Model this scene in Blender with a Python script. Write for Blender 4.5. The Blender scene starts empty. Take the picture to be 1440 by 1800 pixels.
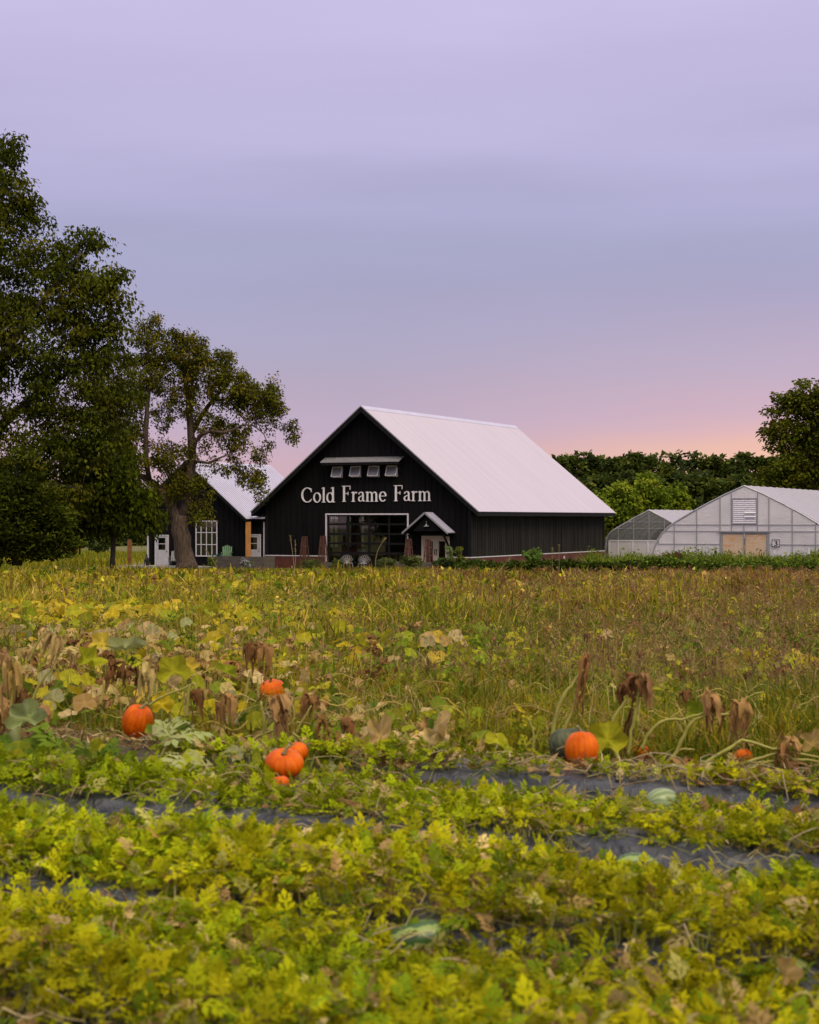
import bpy, math, random
import numpy as np
from mathutils import Vector, Matrix

random.seed(7); np.random.seed(7)
C = bpy.context.scene.collection
sc = bpy.context.scene

# ------------------------------------------------------------------ camera, sky, sun, exposure
CZ, F = 2.05, 3000.0          # eye height; focal length in photo pixels (1440 x 1800)
cd = bpy.data.cameras.new('camera'); cam = bpy.data.objects.new('camera', cd); C.objects.link(cam)
cam.location = (0, 0, CZ); cam.rotation_euler = (math.radians(90), 0, 0)
cd.sensor_fit = 'VERTICAL'; cd.sensor_height = 36; cd.lens = 60; cd.shift_y = 12 / 1800
cd.clip_start = 0.1; cd.clip_end = 6000
cd.dof.use_dof = True; cd.dof.focus_distance = 70; cd.dof.aperture_fstop = 3.8
sc.camera = cam
sc.view_settings.view_transform = 'Standard'; sc.view_settings.look = 'None'
sc.view_settings.gamma = 1; sc.view_settings.use_curve_mapping = False
sc.view_settings.exposure = 0.0
SUN_EL, SUN_AZ = math.radians(52), math.radians(150)     # azimuth from +Y towards +X

def lin(r, g, b):
    f = lambda c: (c/255/12.92) if c/255 <= .04045 else ((c/255+.055)/1.055)**2.4
    return (f(r), f(g), f(b), 1)

wd = bpy.data.worlds.new('World'); sc.world = wd; wd.use_nodes = True
def build_sky():
    nt = wd.node_tree; n = nt.nodes; l = nt.links; n.clear()
    out = n.new('ShaderNodeOutputWorld'); bg = n.new('ShaderNodeBackground'); bg.inputs[1].default_value = 1.0
    l.new(bg.outputs[0], out.inputs[0])
    tc = n.new('ShaderNodeTexCoord')
    sep = n.new('ShaderNodeSeparateXYZ'); l.new(tc.outputs['Generated'], sep.inputs[0])
    def M(op, a, b=None, c=None, clamp=False):
        m = n.new('ShaderNodeMath'); m.operation = op; m.use_clamp = clamp
        for i, v in enumerate((a, b, c)):
            if v is None: continue
            if isinstance(v, (int, float)): m.inputs[i].default_value = v
            else: l.new(v, m.inputs[i])
        return m.outputs[0]
    mp = n.new('ShaderNodeMapping'); mp.inputs['Scale'].default_value = (2.2, 2.2, 15)
    l.new(tc.outputs['Generated'], mp.inputs[0])
    nz = n.new('ShaderNodeTexNoise'); nz.inputs['Scale'].default_value = 1.7; nz.inputs['Detail'].default_value = 7
    nz.inputs['Roughness'].default_value = .5; l.new(mp.outputs[0], nz.inputs['Vector'])
    dz = M('MULTIPLY', M('SUBTRACT', nz.outputs[0], .5), .05)
    z = M('ADD', sep.outputs[2], dz)
    def ramp(stops, fac):
        r = n.new('ShaderNodeValToRGB'); l.new(fac, r.inputs[0]); e = r.color_ramp.elements
        while len(e) < len(stops): e.new(.5)
        for i, (p, c) in enumerate(stops): e[i].position = p; e[i].color = c
        return r.outputs[0]
    base = ramp([(0, lin(214,178,188)), (.036, lin(210,176,190)), (.06, lin(194,174,197)), (.085, lin(182,172,198)), (.125, lin(174,171,203)), (.155, lin(173,172,206)),
                 (.19, lin(182,178,215)), (.222, lin(194,187,224)), (.29, lin(200,191,228)), (.5, lin(210,201,222)), (1, lin(226,218,212))], z)
    pink = ramp([(0, lin(255,206,165)), (.036, lin(253,200,172)), (.047, lin(240,190,184)), (.062, lin(218,182,196)),
                 (.084, lin(199,178,201)), (.125, lin(178,171,203)), (.155, lin(173,172,206)), (.19, lin(182,178,215)), (.222, lin(194,187,224)), (.29, lin(199,191,227)), (.5, lin(210,201,222)), (1, lin(226,218,212))], z)
    # the pink afterglow sits low in the direction the camera looks and spreads sideways
    nz2 = n.new('ShaderNodeTexNoise'); nz2.inputs['Scale'].default_value = 1.2; nz2.inputs['Detail'].default_value = 2
    l.new(mp.outputs[0], nz2.inputs['Vector'])
    dotx = M('ADD', M('MULTIPLY', sep.outputs[0], 1.6), M('MULTIPLY', sep.outputs[1], .5))
    k = M('ADD', M('MULTIPLY', M('SUBTRACT', dotx, .46), 2.6), M('MULTIPLY', M('SUBTRACT', nz2.outputs[0], .5), .5), clamp=True)
    mx = n.new('ShaderNodeMix'); mx.data_type = 'RGBA'; l.new(k, mx.inputs[0]); l.new(base, mx.inputs[6]); l.new(pink, mx.inputs[7])
    # an overcast sky grows brighter towards the zenith
    br = M('ADD', 1.0, M('MULTIPLY', M('MAXIMUM', M('SUBTRACT', sep.outputs[2], .25), 0), 1.45))
    mul = n.new('ShaderNodeVectorMath'); mul.operation = 'SCALE'; l.new(mx.outputs[2], mul.inputs[0]); l.new(br, mul.inputs['Scale'])
    # broad faint cloud streaks
    st = M('ADD', .92, M('MULTIPLY', nz.outputs[0], .16))
    mul2 = n.new('ShaderNodeVectorMath'); mul2.operation = 'SCALE'; l.new(mul.outputs[0], mul2.inputs[0]); l.new(st, mul2.inputs['Scale'])
    sky = n.new('ShaderNodeTexSky'); sky.sky_type = 'NISHITA'; sky.sun_disc = False
    sky.sun_elevation = SUN_EL; sky.sun_rotation = SUN_AZ
    sk = n.new('ShaderNodeVectorMath'); sk.operation = 'SCALE'; l.new(sky.outputs[0], sk.inputs[0]); sk.inputs['Scale'].default_value = .05
    m2 = n.new('ShaderNodeMix'); m2.data_type = 'RGBA'; m2.inputs[0].default_value = .94
    l.new(sk.outputs[0], m2.inputs[6]); l.new(mul2.outputs[0], m2.inputs[7])
    l.new(m2.outputs[2], bg.inputs[0])
build_sky()
sd = bpy.data.lights.new('sun', 'SUN'); sun = bpy.data.objects.new('sun', sd); C.objects.link(sun)
sd.energy = 2.3; sd.angle = math.radians(35); sd.color = (1, .84, .58)
dvec = Vector((math.sin(SUN_AZ)*math.cos(SUN_EL), math.cos(SUN_AZ)*math.cos(SUN_EL), math.sin(SUN_EL)))
sun.rotation_euler = dvec.to_track_quat('Z', 'Y').to_euler()
sun.location = (0, 0, 60)

# ------------------------------------------------------------------ helpers
def gz(x, y):
    """height of the ground: level by the camera, falling gently towards the barn"""
    y = np.asarray(y, dtype=float)
    t = np.clip(y - 12, 0, 120)
    return -0.0125 * np.where(t < 6, t*t/12, t - 3)
def gzf(x, y): return float(gz(x, y))
def P(px, py, d):
    """the point seen at photo pixel px,py when it stands d metres away"""
    return Vector(((px-720)*d/F, d, CZ + (912-py)*d/F))

def tag(o, label=None, cat=None, group=None, kind=None):
    if label: o['label'] = label
    if cat: o['category'] = cat
    if group: o['group'] = group
    if kind: o['kind'] = kind
    return o
def empty(name, loc, rz=0, label=None, cat=None, group=None):
    o = bpy.data.objects.new(name, None); C.objects.link(o); o.location = loc; o.rotation_euler = (0, 0, rz)
    o.empty_display_size = .2
    return tag(o, label, cat, group)
def copy_tree(o, parent=None):
    c = o.copy(); C.objects.link(c); c.parent = parent
    for ch in list(o.children): copy_tree(ch, c)
    return c

class G:
    """collects shapes and links them as ONE mesh object"""
    def __init__(s): s.v = []; s.f = []
    def add(s, vs, fs):
        b = len(s.v); s.v += [tuple(p) for p in vs]; s.f += [tuple(b+i for i in f) for f in fs]; return s
    def box(s, x0, x1, y0, y1, z0, z1):
        return s.add([(x0,y0,z0),(x1,y0,z0),(x1,y1,z0),(x0,y1,z0),(x0,y0,z1),(x1,y0,z1),(x1,y1,z1),(x0,y1,z1)],
                     [(0,3,2,1),(4,5,6,7),(0,1,5,4),(1,2,6,5),(2,3,7,6),(3,0,4,7)])
    def prism(s, pts, y0, y1):
        """outline pts (x,z) counter-clockwise seen from -y, between y0 and y1"""
        n = len(pts)
        return s.add([(x,y0,z) for x,z in pts]+[(x,y1,z) for x,z in pts],
                     [tuple(range(n)), tuple(range(2*n-1,n-1,-1))]+[(i,i+n,(i+1)%n+n,(i+1)%n) for i in range(n)])
    def bar(s, a, b, w, h=None, up=(0,0,1)):
        h = h or w; a = Vector(a); b = Vector(b); d = (b-a).normalized(); u = Vector(up)
        if abs(d.dot(u)) > .98: u = Vector((0,1,0))
        r = d.cross(u).normalized()*w/2; t = r.cross(d).normalized()*h/2
        q = [a-r-t, a+r-t, a+r+t, a-r+t, b-r-t, b+r-t, b+r+t, b-r+t]
        return s.add(q, [(0,1,2,3),(7,6,5,4),(0,4,5,1),(1,5,6,2),(2,6,7,3),(3,7,4,0)])
    def tube(s, pts, rs, n=6):
        pts = [Vector(p) for p in pts]
        if not hasattr(rs, '__len__'): rs = [rs]*len(pts)
        vs = []; fs = []; ref = Vector((.31,.83,.46))
        for i, p in enumerate(pts):
            d = (pts[min(i+1,len(pts)-1)] - pts[max(i-1,0)]).normalized()
            a = d.cross(ref); a = a.normalized() if a.length > 1e-3 else Vector((1,0,0)); b = d.cross(a)
            for k in range(n):
                t = 2*math.pi*k/n; vs.append(p + (a*math.cos(t)+b*math.sin(t))*rs[i])
        for i in range(len(pts)-1):
            for k in range(n):
                fs.append((i*n+k, i*n+(k+1)%n, (i+1)*n+(k+1)%n, (i+1)*n+k))
        fs.append(tuple(range(n-1,-1,-1))); fs.append(tuple(range((len(pts)-1)*n, len(pts)*n)))
        return s.add(vs, fs)
    def lathe(s, c, prof, n=12):
        vs = []; fs = []
        for r, z in prof:
            for k in range(n):
                t = 2*math.pi*k/n; vs.append((c[0]+r*math.cos(t), c[1]+r*math.sin(t), c[2]+z))
        for i in range(len(prof)-1):
            for k in range(n): fs.append((i*n+k, i*n+(k+1)%n, (i+1)*n+(k+1)%n, (i+1)*n+k))
        return s.add(vs, fs)
    def make(s, name, mat, parent=None, label=None, smooth=False, kind=None):
        me = bpy.data.meshes.new(name); me.from_pydata(s.v, [], s.f); me.materials.append(mat)
        if smooth: me.polygons.foreach_set('use_smooth', [True]*len(me.polygons))
        me.update()
        o = bpy.data.objects.new(name, me); C.objects.link(o); o.parent = parent
        return tag(o, label, kind=kind)
def link(name, me, parent=None, loc=(0,0,0), label=None):
    o = bpy.data.objects.new(name, me); C.objects.link(o); o.parent = parent; o.location = loc
    return tag(o, label)

def np_mesh(name, V, T, col, mat, parent=None, smooth=False):
    me = bpy.data.meshes.new(name); nv, nt = len(V), len(T)
    me.vertices.add(nv); me.vertices.foreach_set('co', np.ascontiguousarray(V, dtype=np.float32).ravel())
    me.loops.add(nt*3); me.loops.foreach_set('vertex_index', np.ascontiguousarray(T, dtype=np.int32).ravel())
    me.polygons.add(nt); me.polygons.foreach_set('loop_start', np.arange(0, nt*3, 3, dtype=np.int32))
    if smooth: me.polygons.foreach_set('use_smooth', np.ones(nt, dtype=bool))
    me.update(calc_edges=True)
    if col is not None:
        at = me.attributes.new('Col', 'FLOAT_COLOR', 'POINT')
        cc = np.ones((nv, 4), dtype=np.float32); cc[:, :3] = col; at.data.foreach_set('color', cc.ravel())
    me.materials.append(mat)
    o = bpy.data.objects.new(name, me); C.objects.link(o); o.parent = parent
    return o

def scatter(tmpls, pos, yaw, pitch, roll, scale, color, tid=None):
    """copies of small triangle templates (x right, y along the leaf, z up), turned roll(y) > pitch(x) > yaw(z)"""
    N = len(pos); pos = np.asarray(pos, float); color = np.asarray(color, float)
    scale = np.asarray(scale, float)
    if scale.ndim == 0: scale = np.full(N, float(scale))
    if scale.ndim == 1: scale = np.repeat(scale[:, None], 3, 1)
    if tid is None: tid = np.random.randint(0, len(tmpls), N)
    cy, sy, cp, sp, cr, sr = np.cos(yaw), np.sin(yaw), np.cos(pitch), np.sin(pitch), np.cos(roll), np.sin(roll)
    Z = np.zeros(N); O = np.ones(N)
    mk = lambda *a: np.stack([np.stack(a[i*3:i*3+3], -1) for i in range(3)], 1)
    R = mk(cy,-sy,Z, sy,cy,Z, Z,Z,O) @ mk(O,Z,Z, Z,cp,-sp, Z,sp,cp) @ mk(cr,Z,sr, Z,O,Z, -sr,Z,cr)
    VV, TT, CC = [], [], []; base = 0
    for k, tm in enumerate(tmpls):
        tv, tt = tm[0], tm[1]; sh = tm[2] if len(tm) > 2 else None
        m = np.where(tid == k)[0]
        if not len(m): continue
        v = np.einsum('nij,nvj->nvi', R[m], tv[None]*scale[m][:, None, :]) + pos[m][:, None, :]
        nv = len(tv)
        VV.append(v.reshape(-1, 3)); CC.append(np.repeat(color[m], nv, 0) if sh is None else (color[m][:, None, :]*sh[None]).reshape(-1, 3))
        TT.append((tt[None] + (np.arange(len(m))*nv)[:, None, None]).reshape(-1, 3) + base)
        base += len(m)*nv
    return np.concatenate(VV), np.concatenate(TT), np.concatenate(CC)
def joinm(*parts):
    V, T, Cc = [], [], []; b = 0
    for v, t, c in parts:
        V.append(v); T.append(t+b); Cc.append(c); b += len(v)
    return np.concatenate(V), np.concatenate(T), np.concatenate(Cc)

_ph = np.random.RandomState(3)
_W = [(_ph.uniform(.5,1.6)*2**o*np.array([math.cos(a), math.sin(a)]), _ph.uniform(0,6.28), .6**o) for o in range(5) for a in _ph.uniform(0,6.28,4)]
def noise2(x, y, s=1.0):
    """smooth noise about 0..1"""
    r = 0
    for w, p, a in _W: r = r + a*np.sin((x*w[0]+y*w[1])*s + p + 1.3*np.sin((x*w[1]-y*w[0])*s*.7+p*2))
    return np.clip(.5 + r*.16, 0, 1)
def pal(cols, N, w=None, var=.18):
    cols = np.array(cols, float); i = np.random.choice(len(cols), N, p=None if w is None else np.array(w)/np.sum(w))
    c = cols[i]*(1+np.random.uniform(-var, var, (N,1)))*(1+np.random.uniform(-.06,.06,(N,3)))
    return np.clip(c, .003, .95)

def gd(py, z=0):
    """distance at which the ground (plus z) shows at photo row py"""
    dd = 14.0
    for _ in range(30): dd = (CZ-gzf(0,dd)-z)*F/(py-912)
    return dd
CLEAR = [(1023,gd(1352,.1),44,1.6,0),(242,gd(1299),40,2.4,0),(479,gd(1240),34,3.2,0),(508,gd(1368),52,1.0,0),(1130,gd(1340)+.3,26,1.0,0),(1306,gd(1346)+.2,24,.9,0),(492,gd(1392),16,.6,0),(990,gd(1345),20,1.0,0),
         (1165,gd(1442),36,.7,0),(737,gd(1672),26,.35,0),(1120,gd(1530),22,.3,0),(318,gd(1488),20,.3,0)]
def clear(x, d):
    """True where low plants would hide a fruit that the photograph shows"""
    px = 720+F*x/d; r = np.zeros(len(x), bool)
    for p, dd, hw, fr, _ in CLEAR: r |= (np.abs(px-p) < hw*(.8+.3*np.sin(d*40))) & (d > dd-fr) & (d < dd+.3)
    return r

# ------------------------------------------------------------------ materials
def mat(name, col, rough=.7, metal=0, bump=0, bscale=20, var=0, vscale=3, spec=.4, stretch=(1,1,1), detail=6, coords='Object', col2=None):
    m = bpy.data.materials.new(name); m.use_nodes = True; nt = m.node_tree; n = nt.nodes; l = nt.links
    b = n['Principled BSDF']; b.inputs['Roughness'].default_value = rough; b.inputs['Metallic'].default_value = metal
    b.inputs['Specular IOR Level'].default_value = spec
    b.inputs['Base Color'].default_value = (*col[:3], 1)
    if var or bump or col2:
        tc = n.new('ShaderNodeTexCoord'); mp = n.new('ShaderNodeMapping'); mp.inputs['Scale'].default_value = stretch
        l.new(tc.outputs[coords], mp.inputs[0])
        nz = n.new('ShaderNodeTexNoise'); nz.inputs['Scale'].default_value = vscale; nz.inputs['Detail'].default_value = detail
        l.new(mp.outputs[0], nz.inputs['Vector'])
        if var or col2:
            r = n.new('ShaderNodeValToRGB'); l.new(nz.outputs[0], r.inputs[0])
            r.color_ramp.elements[0].position = .3; r.color_ramp.elements[1].position = .7
            a = [max(0, c*(1-var)) for c in col[:3]]; z = list(col2[:3]) if col2 else [min(1, c*(1+var)) for c in col[:3]]
            r.color_ramp.elements[0].color = (*a, 1); r.color_ramp.elements[1].color = (*z, 1)
            l.new(r.outputs[0], b.inputs['Base Color'])
        if bump:
            nb = n.new('ShaderNodeTexNoise'); nb.inputs['Scale'].default_value = bscale; nb.inputs['Detail'].default_value = 6
            l.new(mp.outputs[0], nb.inputs['Vector'])
            bp = n.new('ShaderNodeBump'); bp.inputs['Strength'].default_value = bump; bp.inputs['Distance'].default_value = .03
            l.new(nb.outputs[0], bp.inputs['Height']); l.new(bp.outputs[0], b.inputs['Normal'])
    return m
def leafmat(name, rough=.75, trans=.3, spec=.03, vscale=30):
    m = bpy.data.materials.new(name); m.use_nodes = True; nt = m.node_tree; n = nt.nodes; l = nt.links
    b = n['Principled BSDF']; b.inputs['Roughness'].default_value = rough; b.inputs['Specular IOR Level'].default_value = spec
    at = n.new('ShaderNodeAttribute'); at.attribute_name = 'Col'
    tc = n.new('ShaderNodeTexCoord'); nz = n.new('ShaderNodeTexNoise'); nz.inputs['Scale'].default_value = vscale; nz.inputs['Detail'].default_value = 4
    l.new(tc.outputs['Object'], nz.inputs['Vector'])
    mr = n.new('ShaderNodeMapRange'); mr.inputs[3].default_value = .75; mr.inputs[4].default_value = 1.25; l.new(nz.outputs[0], mr.inputs[0])
    sc_ = n.new('ShaderNodeVectorMath'); sc_.operation = 'SCALE'; l.new(at.outputs['Color'], sc_.inputs[0]); l.new(mr.outputs[0], sc_.inputs['Scale'])
    l.new(sc_.outputs[0], b.inputs['Base Color'])
    tr = n.new('ShaderNodeBsdfTranslucent'); l.new(sc_.outputs[0], tr.inputs['Color'])
    mx = n.new('ShaderNodeMixShader'); mx.inputs[0].default_value = trans
    l.new(b.outputs[0], mx.inputs[1]); l.new(tr.outputs[0], mx.inputs[2]); l.new(mx.outputs[0], n['Material Output'].inputs[0])
    return m
def glassmat(name, tint=(.8,.85,.82), gloss=.12, rough=.02, opaque=None, op=.0, opaque2=None):
    m = bpy.data.materials.new(name); m.use_nodes = True; nt = m.node_tree; n = nt.nodes; l = nt.links
    n.remove(n['Principled BSDF'])
    tr = n.new('ShaderNodeBsdfTransparent'); tr.inputs[0].default_value = (*tint, 1)
    gl = n.new('ShaderNodeBsdfGlossy'); gl.inputs['Roughness'].default_value = rough
    lw = n.new('ShaderNodeLayerWeight'); lw.inputs[0].default_value = .25
    ma = n.new('ShaderNodeMath'); ma.operation = 'MULTIPLY_ADD'; l.new(lw.outputs['Fresnel'], ma.inputs[0]); ma.inputs[1].default_value = .8; ma.inputs[2].default_value = gloss
    mx = n.new('ShaderNodeMixShader'); l.new(ma.outputs[0], mx.inputs[0]); l.new(tr.outputs[0], mx.inputs[1]); l.new(gl.outputs[0], mx.inputs[2])
    last = mx
    if opaque:
        df = n.new('ShaderNodeBsdfDiffuse'); df.inputs[0].default_value = (*opaque, 1)
        tl = n.new('ShaderNodeBsdfTranslucent'); tl.inputs[0].default_value = (*opaque, 1)
        m1 = n.new('ShaderNodeMixShader'); m1.inputs[0].default_value = .5; l.new(df.outputs[0], m1.inputs[1]); l.new(tl.outputs[0], m1.inputs[2])
        m2 = n.new('ShaderNodeMixShader'); m2.inputs[0].default_value = op
        tc = n.new('ShaderNodeTexCoord'); nz = n.new('ShaderNodeTexNoise'); nz.inputs['Scale'].default_value = .7; nz.inputs['Detail'].default_value = 5
        l.new(tc.outputs['Object'], nz.inputs['Vector'])
        mr = n.new('ShaderNodeMapRange'); mr.inputs[1].default_value = .3; mr.inputs[2].default_value = .7
        mr.inputs[3].default_value = max(0, op-.1); mr.inputs[4].default_value = min(1, op+.1); l.new(nz.outputs[0], mr.inputs[0]); l.new(mr.outputs[0], m2.inputs[0])
        l.new(mx.outputs[0], m2.inputs[1]); l.new(m1.outputs[0], m2.inputs[2]); last = m2
        mpw = n.new('ShaderNodeMapping'); mpw.inputs['Scale'].default_value = (1.2,1,3.5); l.new(tc.outputs['Object'], mpw.inputs[0])
        nw = n.new('ShaderNodeTexNoise'); nw.inputs['Scale'].default_value = 1.6; nw.inputs['Detail'].default_value = 4; nw.inputs['Distortion'].default_value = 1.5; l.new(mpw.outputs[0], nw.inputs['Vector'])
        bw = n.new('ShaderNodeBump'); bw.inputs['Strength'].default_value = .45; bw.inputs['Distance'].default_value = .06; l.new(nw.outputs[0], bw.inputs['Height'])
        l.new(bw.outputs[0], df.inputs['Normal']); l.new(bw.outputs[0], gl.inputs['Normal'])
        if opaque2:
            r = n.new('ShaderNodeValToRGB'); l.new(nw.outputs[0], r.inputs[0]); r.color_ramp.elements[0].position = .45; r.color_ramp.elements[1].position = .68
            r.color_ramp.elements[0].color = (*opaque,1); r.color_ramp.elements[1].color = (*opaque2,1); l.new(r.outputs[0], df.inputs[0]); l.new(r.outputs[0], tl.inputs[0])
    l.new(last.outputs[0], n['Material Output'].inputs[0])
    return m

M_black = mat('black_siding', (.0062,.0062,.0066), rough=.75, bump=.35, bscale=8, var=.45, vscale=1.4, stretch=(6,6,.35), spec=.1)
M_blackside = mat('weathered_black_siding', (.024,.023,.020), rough=.75, bump=.35, bscale=8, var=.75, vscale=1.6, stretch=(5,5,.15), spec=.12)
M_trimblack = mat('black_trim', (.009,.009,.0095), rough=.6, var=.3, spec=.15)
M_white = mat('white_paint', (.62,.60,.64), rough=.45, var=.08, vscale=5)
M_letter = mat('white_sign_paint', (.85,.82,.84), rough=.5, var=.05, vscale=4)
M_chair = mat('worn_white_chair_paint', (.36,.35,.35), rough=.6, var=.15)
M_offwhite = mat('weathered_white_paint', (.5,.49,.53), rough=.5, var=.12, vscale=3)
M_roof = mat('white_metal_roof', (.47,.42,.47), rough=.42, var=.06, vscale=1.0, spec=.5, stretch=(.12,2.2,.12))
M_roof2 = mat('ribbed_metal_roof', (.46,.45,.56), rough=.4, var=.05, vscale=.8, spec=.5)
M_galv = mat('galvanised_metal', (.42,.42,.44), rough=.38, metal=.6, var=.12, vscale=3)
M_foundation = mat('red_brown_skirt', (.095,.028,.02), rough=.85, var=.3, vscale=2, bump=.3, bscale=12)
M_tan = mat('tan_painted_wood', (.52,.44,.34), rough=.6, var=.12, vscale=4)
M_cedar = mat('cedar_post_wood', (.52,.24,.06), rough=.65, var=.3, vscale=3, stretch=(6,6,.6), bump=.2)
M_rust = mat('red_brown_stained_wood', (.10,.042,.028), rough=.75, var=.35, vscale=4)
M_greywood = mat('weathered_grey_wood', (.115,.10,.08), rough=.85, var=.35, vscale=3, stretch=(.6,4,6), bump=.4)
M_wood = mat('interior_pine_wood', (.35,.15,.06), rough=.6, var=.25, vscale=2)
M_dark = mat('dark_interior', (.05,.045,.04), rough=.9, var=.3)
M_glass = glassmat('window_glass', gloss=.05)
M_glassgrey = mat('grey_frosted_glass', (.2,.2,.2), rough=.25, var=.15, vscale=2)
M_greenchair = mat('green_chair_paint', (.09,.2,.09), rough=.6, var=.15)
M_concrete = mat('concrete', (.38,.36,.33), rough=.9, var=.2, vscale=2, bump=.3)
M_ghpanel = glassmat('milky_poly_panel', tint=(.75,.76,.78), gloss=.08, rough=.3, opaque=(.95,.93,.94), op=.76)
M_ghdoor = glassmat('glow_tinted_poly_door_panel', tint=(.8,.62,.45), gloss=.06, rough=.25, opaque=(.90,.78,.62), op=.76, opaque2=(.92,.62,.34))  # warm glow on the doors painted into the panel colour as orange patches
M_orangeglow = mat('orange_glow_tint', (.5,.2,.05), rough=.8, var=.5, vscale=3)  # orange for the painted door glow, not assigned to any object
M_ghclear = glassmat('smoky_poly_panel', tint=(.62,.64,.58), gloss=.05, rough=.2, opaque=(.3,.31,.27), op=.4)
M_ghroof = glassmat('white_film_roof', tint=(.8,.8,.82), gloss=.08, rough=.3, opaque=(.62,.60,.68), op=.93)
M_ghframe = mat('dull_galvanised_frame', (.30,.30,.31), rough=.5, metal=.2, var=.1)
M_signblack = mat('black_sign_print', (.012,.012,.014), rough=.5)
M_leaf = leafmat('tree_leaves', trans=.25, vscale=.8)
M_crop = leafmat('crop_leaves', trans=.32, vscale=25)
M_grass = leafmat('grass_blades', trans=.3, vscale=6, rough=.65)
M_bark = mat('grey_brown_bark', (.075,.052,.036), rough=.95, var=.75, vscale=5, stretch=(3,3,.35), bump=1.0, bscale=9)
M_bark2 = mat('dark_bark', (.045,.036,.028), rough=.95, var=.4, vscale=4, stretch=(3,3,.7), bump=.6, bscale=6)

# ------------------------------------------------------------------ ground
def ground_mat():
    m = bpy.data.materials.new('field_soil'); m.use_nodes = True; nt = m.node_tree; n = nt.nodes; l = nt.links
    b = n['Principled BSDF']; b.inputs['Roughness'].default_value = .95
    tc = n.new('ShaderNodeTexCoord')
    def nz(s, d=6):
        q = n.new('ShaderNodeTexNoise'); q.inputs['Scale'].default_value = s; q.inputs['Detail'].default_value = d
        l.new(tc.outputs['Object'], q.inputs['Vector']); return q.outputs[0]
    def rp(f, a, z, p0=.35, p1=.65):
        r = n.new('ShaderNodeValToRGB'); l.new(f, r.inputs[0]); e = r.color_ramp.elements
        e[0].position = p0; e[0].color = (*a,1); e[1].position = p1; e[1].color = (*z,1); return r.outputs[0]
    soil = rp(nz(6), (.03,.024,.010), (.085,.07,.025)); green = rp(nz(1.2), (.06,.07,.012), (.15,.13,.025))
    mx = n.new('ShaderNodeMix'); mx.data_type = 'RGBA'; l.new(soil, mx.inputs[6]); l.new(green, mx.inputs[7])
    # bare soil in the crop field, lawn and meadow from about 18 m on
    sp = n.new('ShaderNodeSeparateXYZ'); l.new(tc.outputs['Object'], sp.inputs[0])
    mr = n.new('ShaderNodeMapRange'); mr.inputs[1].default_value = 16; mr.inputs[2].default_value = 40; l.new(sp.outputs[1], mr.inputs[0])
    l.new(mr.outputs[0], mx.inputs[0]); l.new(mx.outputs[2], b.inputs['Base Color'])
    bp = n.new('ShaderNodeBump'); bp.inputs['Strength'].default_value = .8; bp.inputs['Distance'].default_value = .05
    l.new(nz(18), bp.inputs['Height']); l.new(bp.outputs[0], b.inputs['Normal'])
    return m
ys = np.concatenate([np.linspace(-40, 3, 8), np.linspace(4, 30, 60), np.linspace(32, 140, 55), np.array([160,200,300,500,900,1600,3000])])
xs = np.concatenate([-np.array([2500,1200,600,300,150,80]), np.linspace(-50, 50, 81), np.array([80,150,300,600,1200,2500])])
XX, YY = np.meshgrid(xs, ys); ZZ = gz(XX, YY)
near = (np.abs(XX) < 45) & (YY > 4) & (YY < 130)
ZZ = ZZ + np.where(near, (noise2(XX, YY, 1.3)-.5)*.04, 0)
nx, ny = len(xs), len(ys)
idx = np.arange(nx*ny).reshape(ny, nx)
q = np.stack([idx[:-1,:-1], idx[:-1,1:], idx[1:,1:], idx[1:,:-1]], -1).reshape(-1, 4)
T = np.concatenate([q[:, [0,1,2]], q[:, [0,2,3]]])
tag(np_mesh('ground', np.stack([XX, YY, ZZ-.015], -1).reshape(-1,3), T, None, ground_mat(), smooth=True), kind='structure')
# ------------------------------------------------------------------ buildings
ANG = -math.atan(1438/3000)                    # the buildings share one bearing
CU, SU = math.cos(ANG), -math.sin(ANG)         # .902, .432
class Frame:
    """a building's own axes: u along the front, v back, z up from its ground"""
    def __init__(s, X0, D0, z0): s.X0, s.D0, s.z0 = X0, D0, z0
    def u(s, px, v=0):
        k = (px-720)/F
        return (k*(s.D0+CU*v)-s.X0-SU*v)/(CU+SU*k)
    def z(s, py, u, v=0): return CZ + (912-py)*(s.D0-SU*u+CU*v)/F - s.z0
    def root(s, name, label, cat): return empty(name, (s.X0, s.D0, s.z0), ANG, label, cat)
    def world(s, u, v, z): return Vector((s.X0+CU*u+SU*v, s.D0-SU*u+CU*v, s.z0+z))

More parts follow.
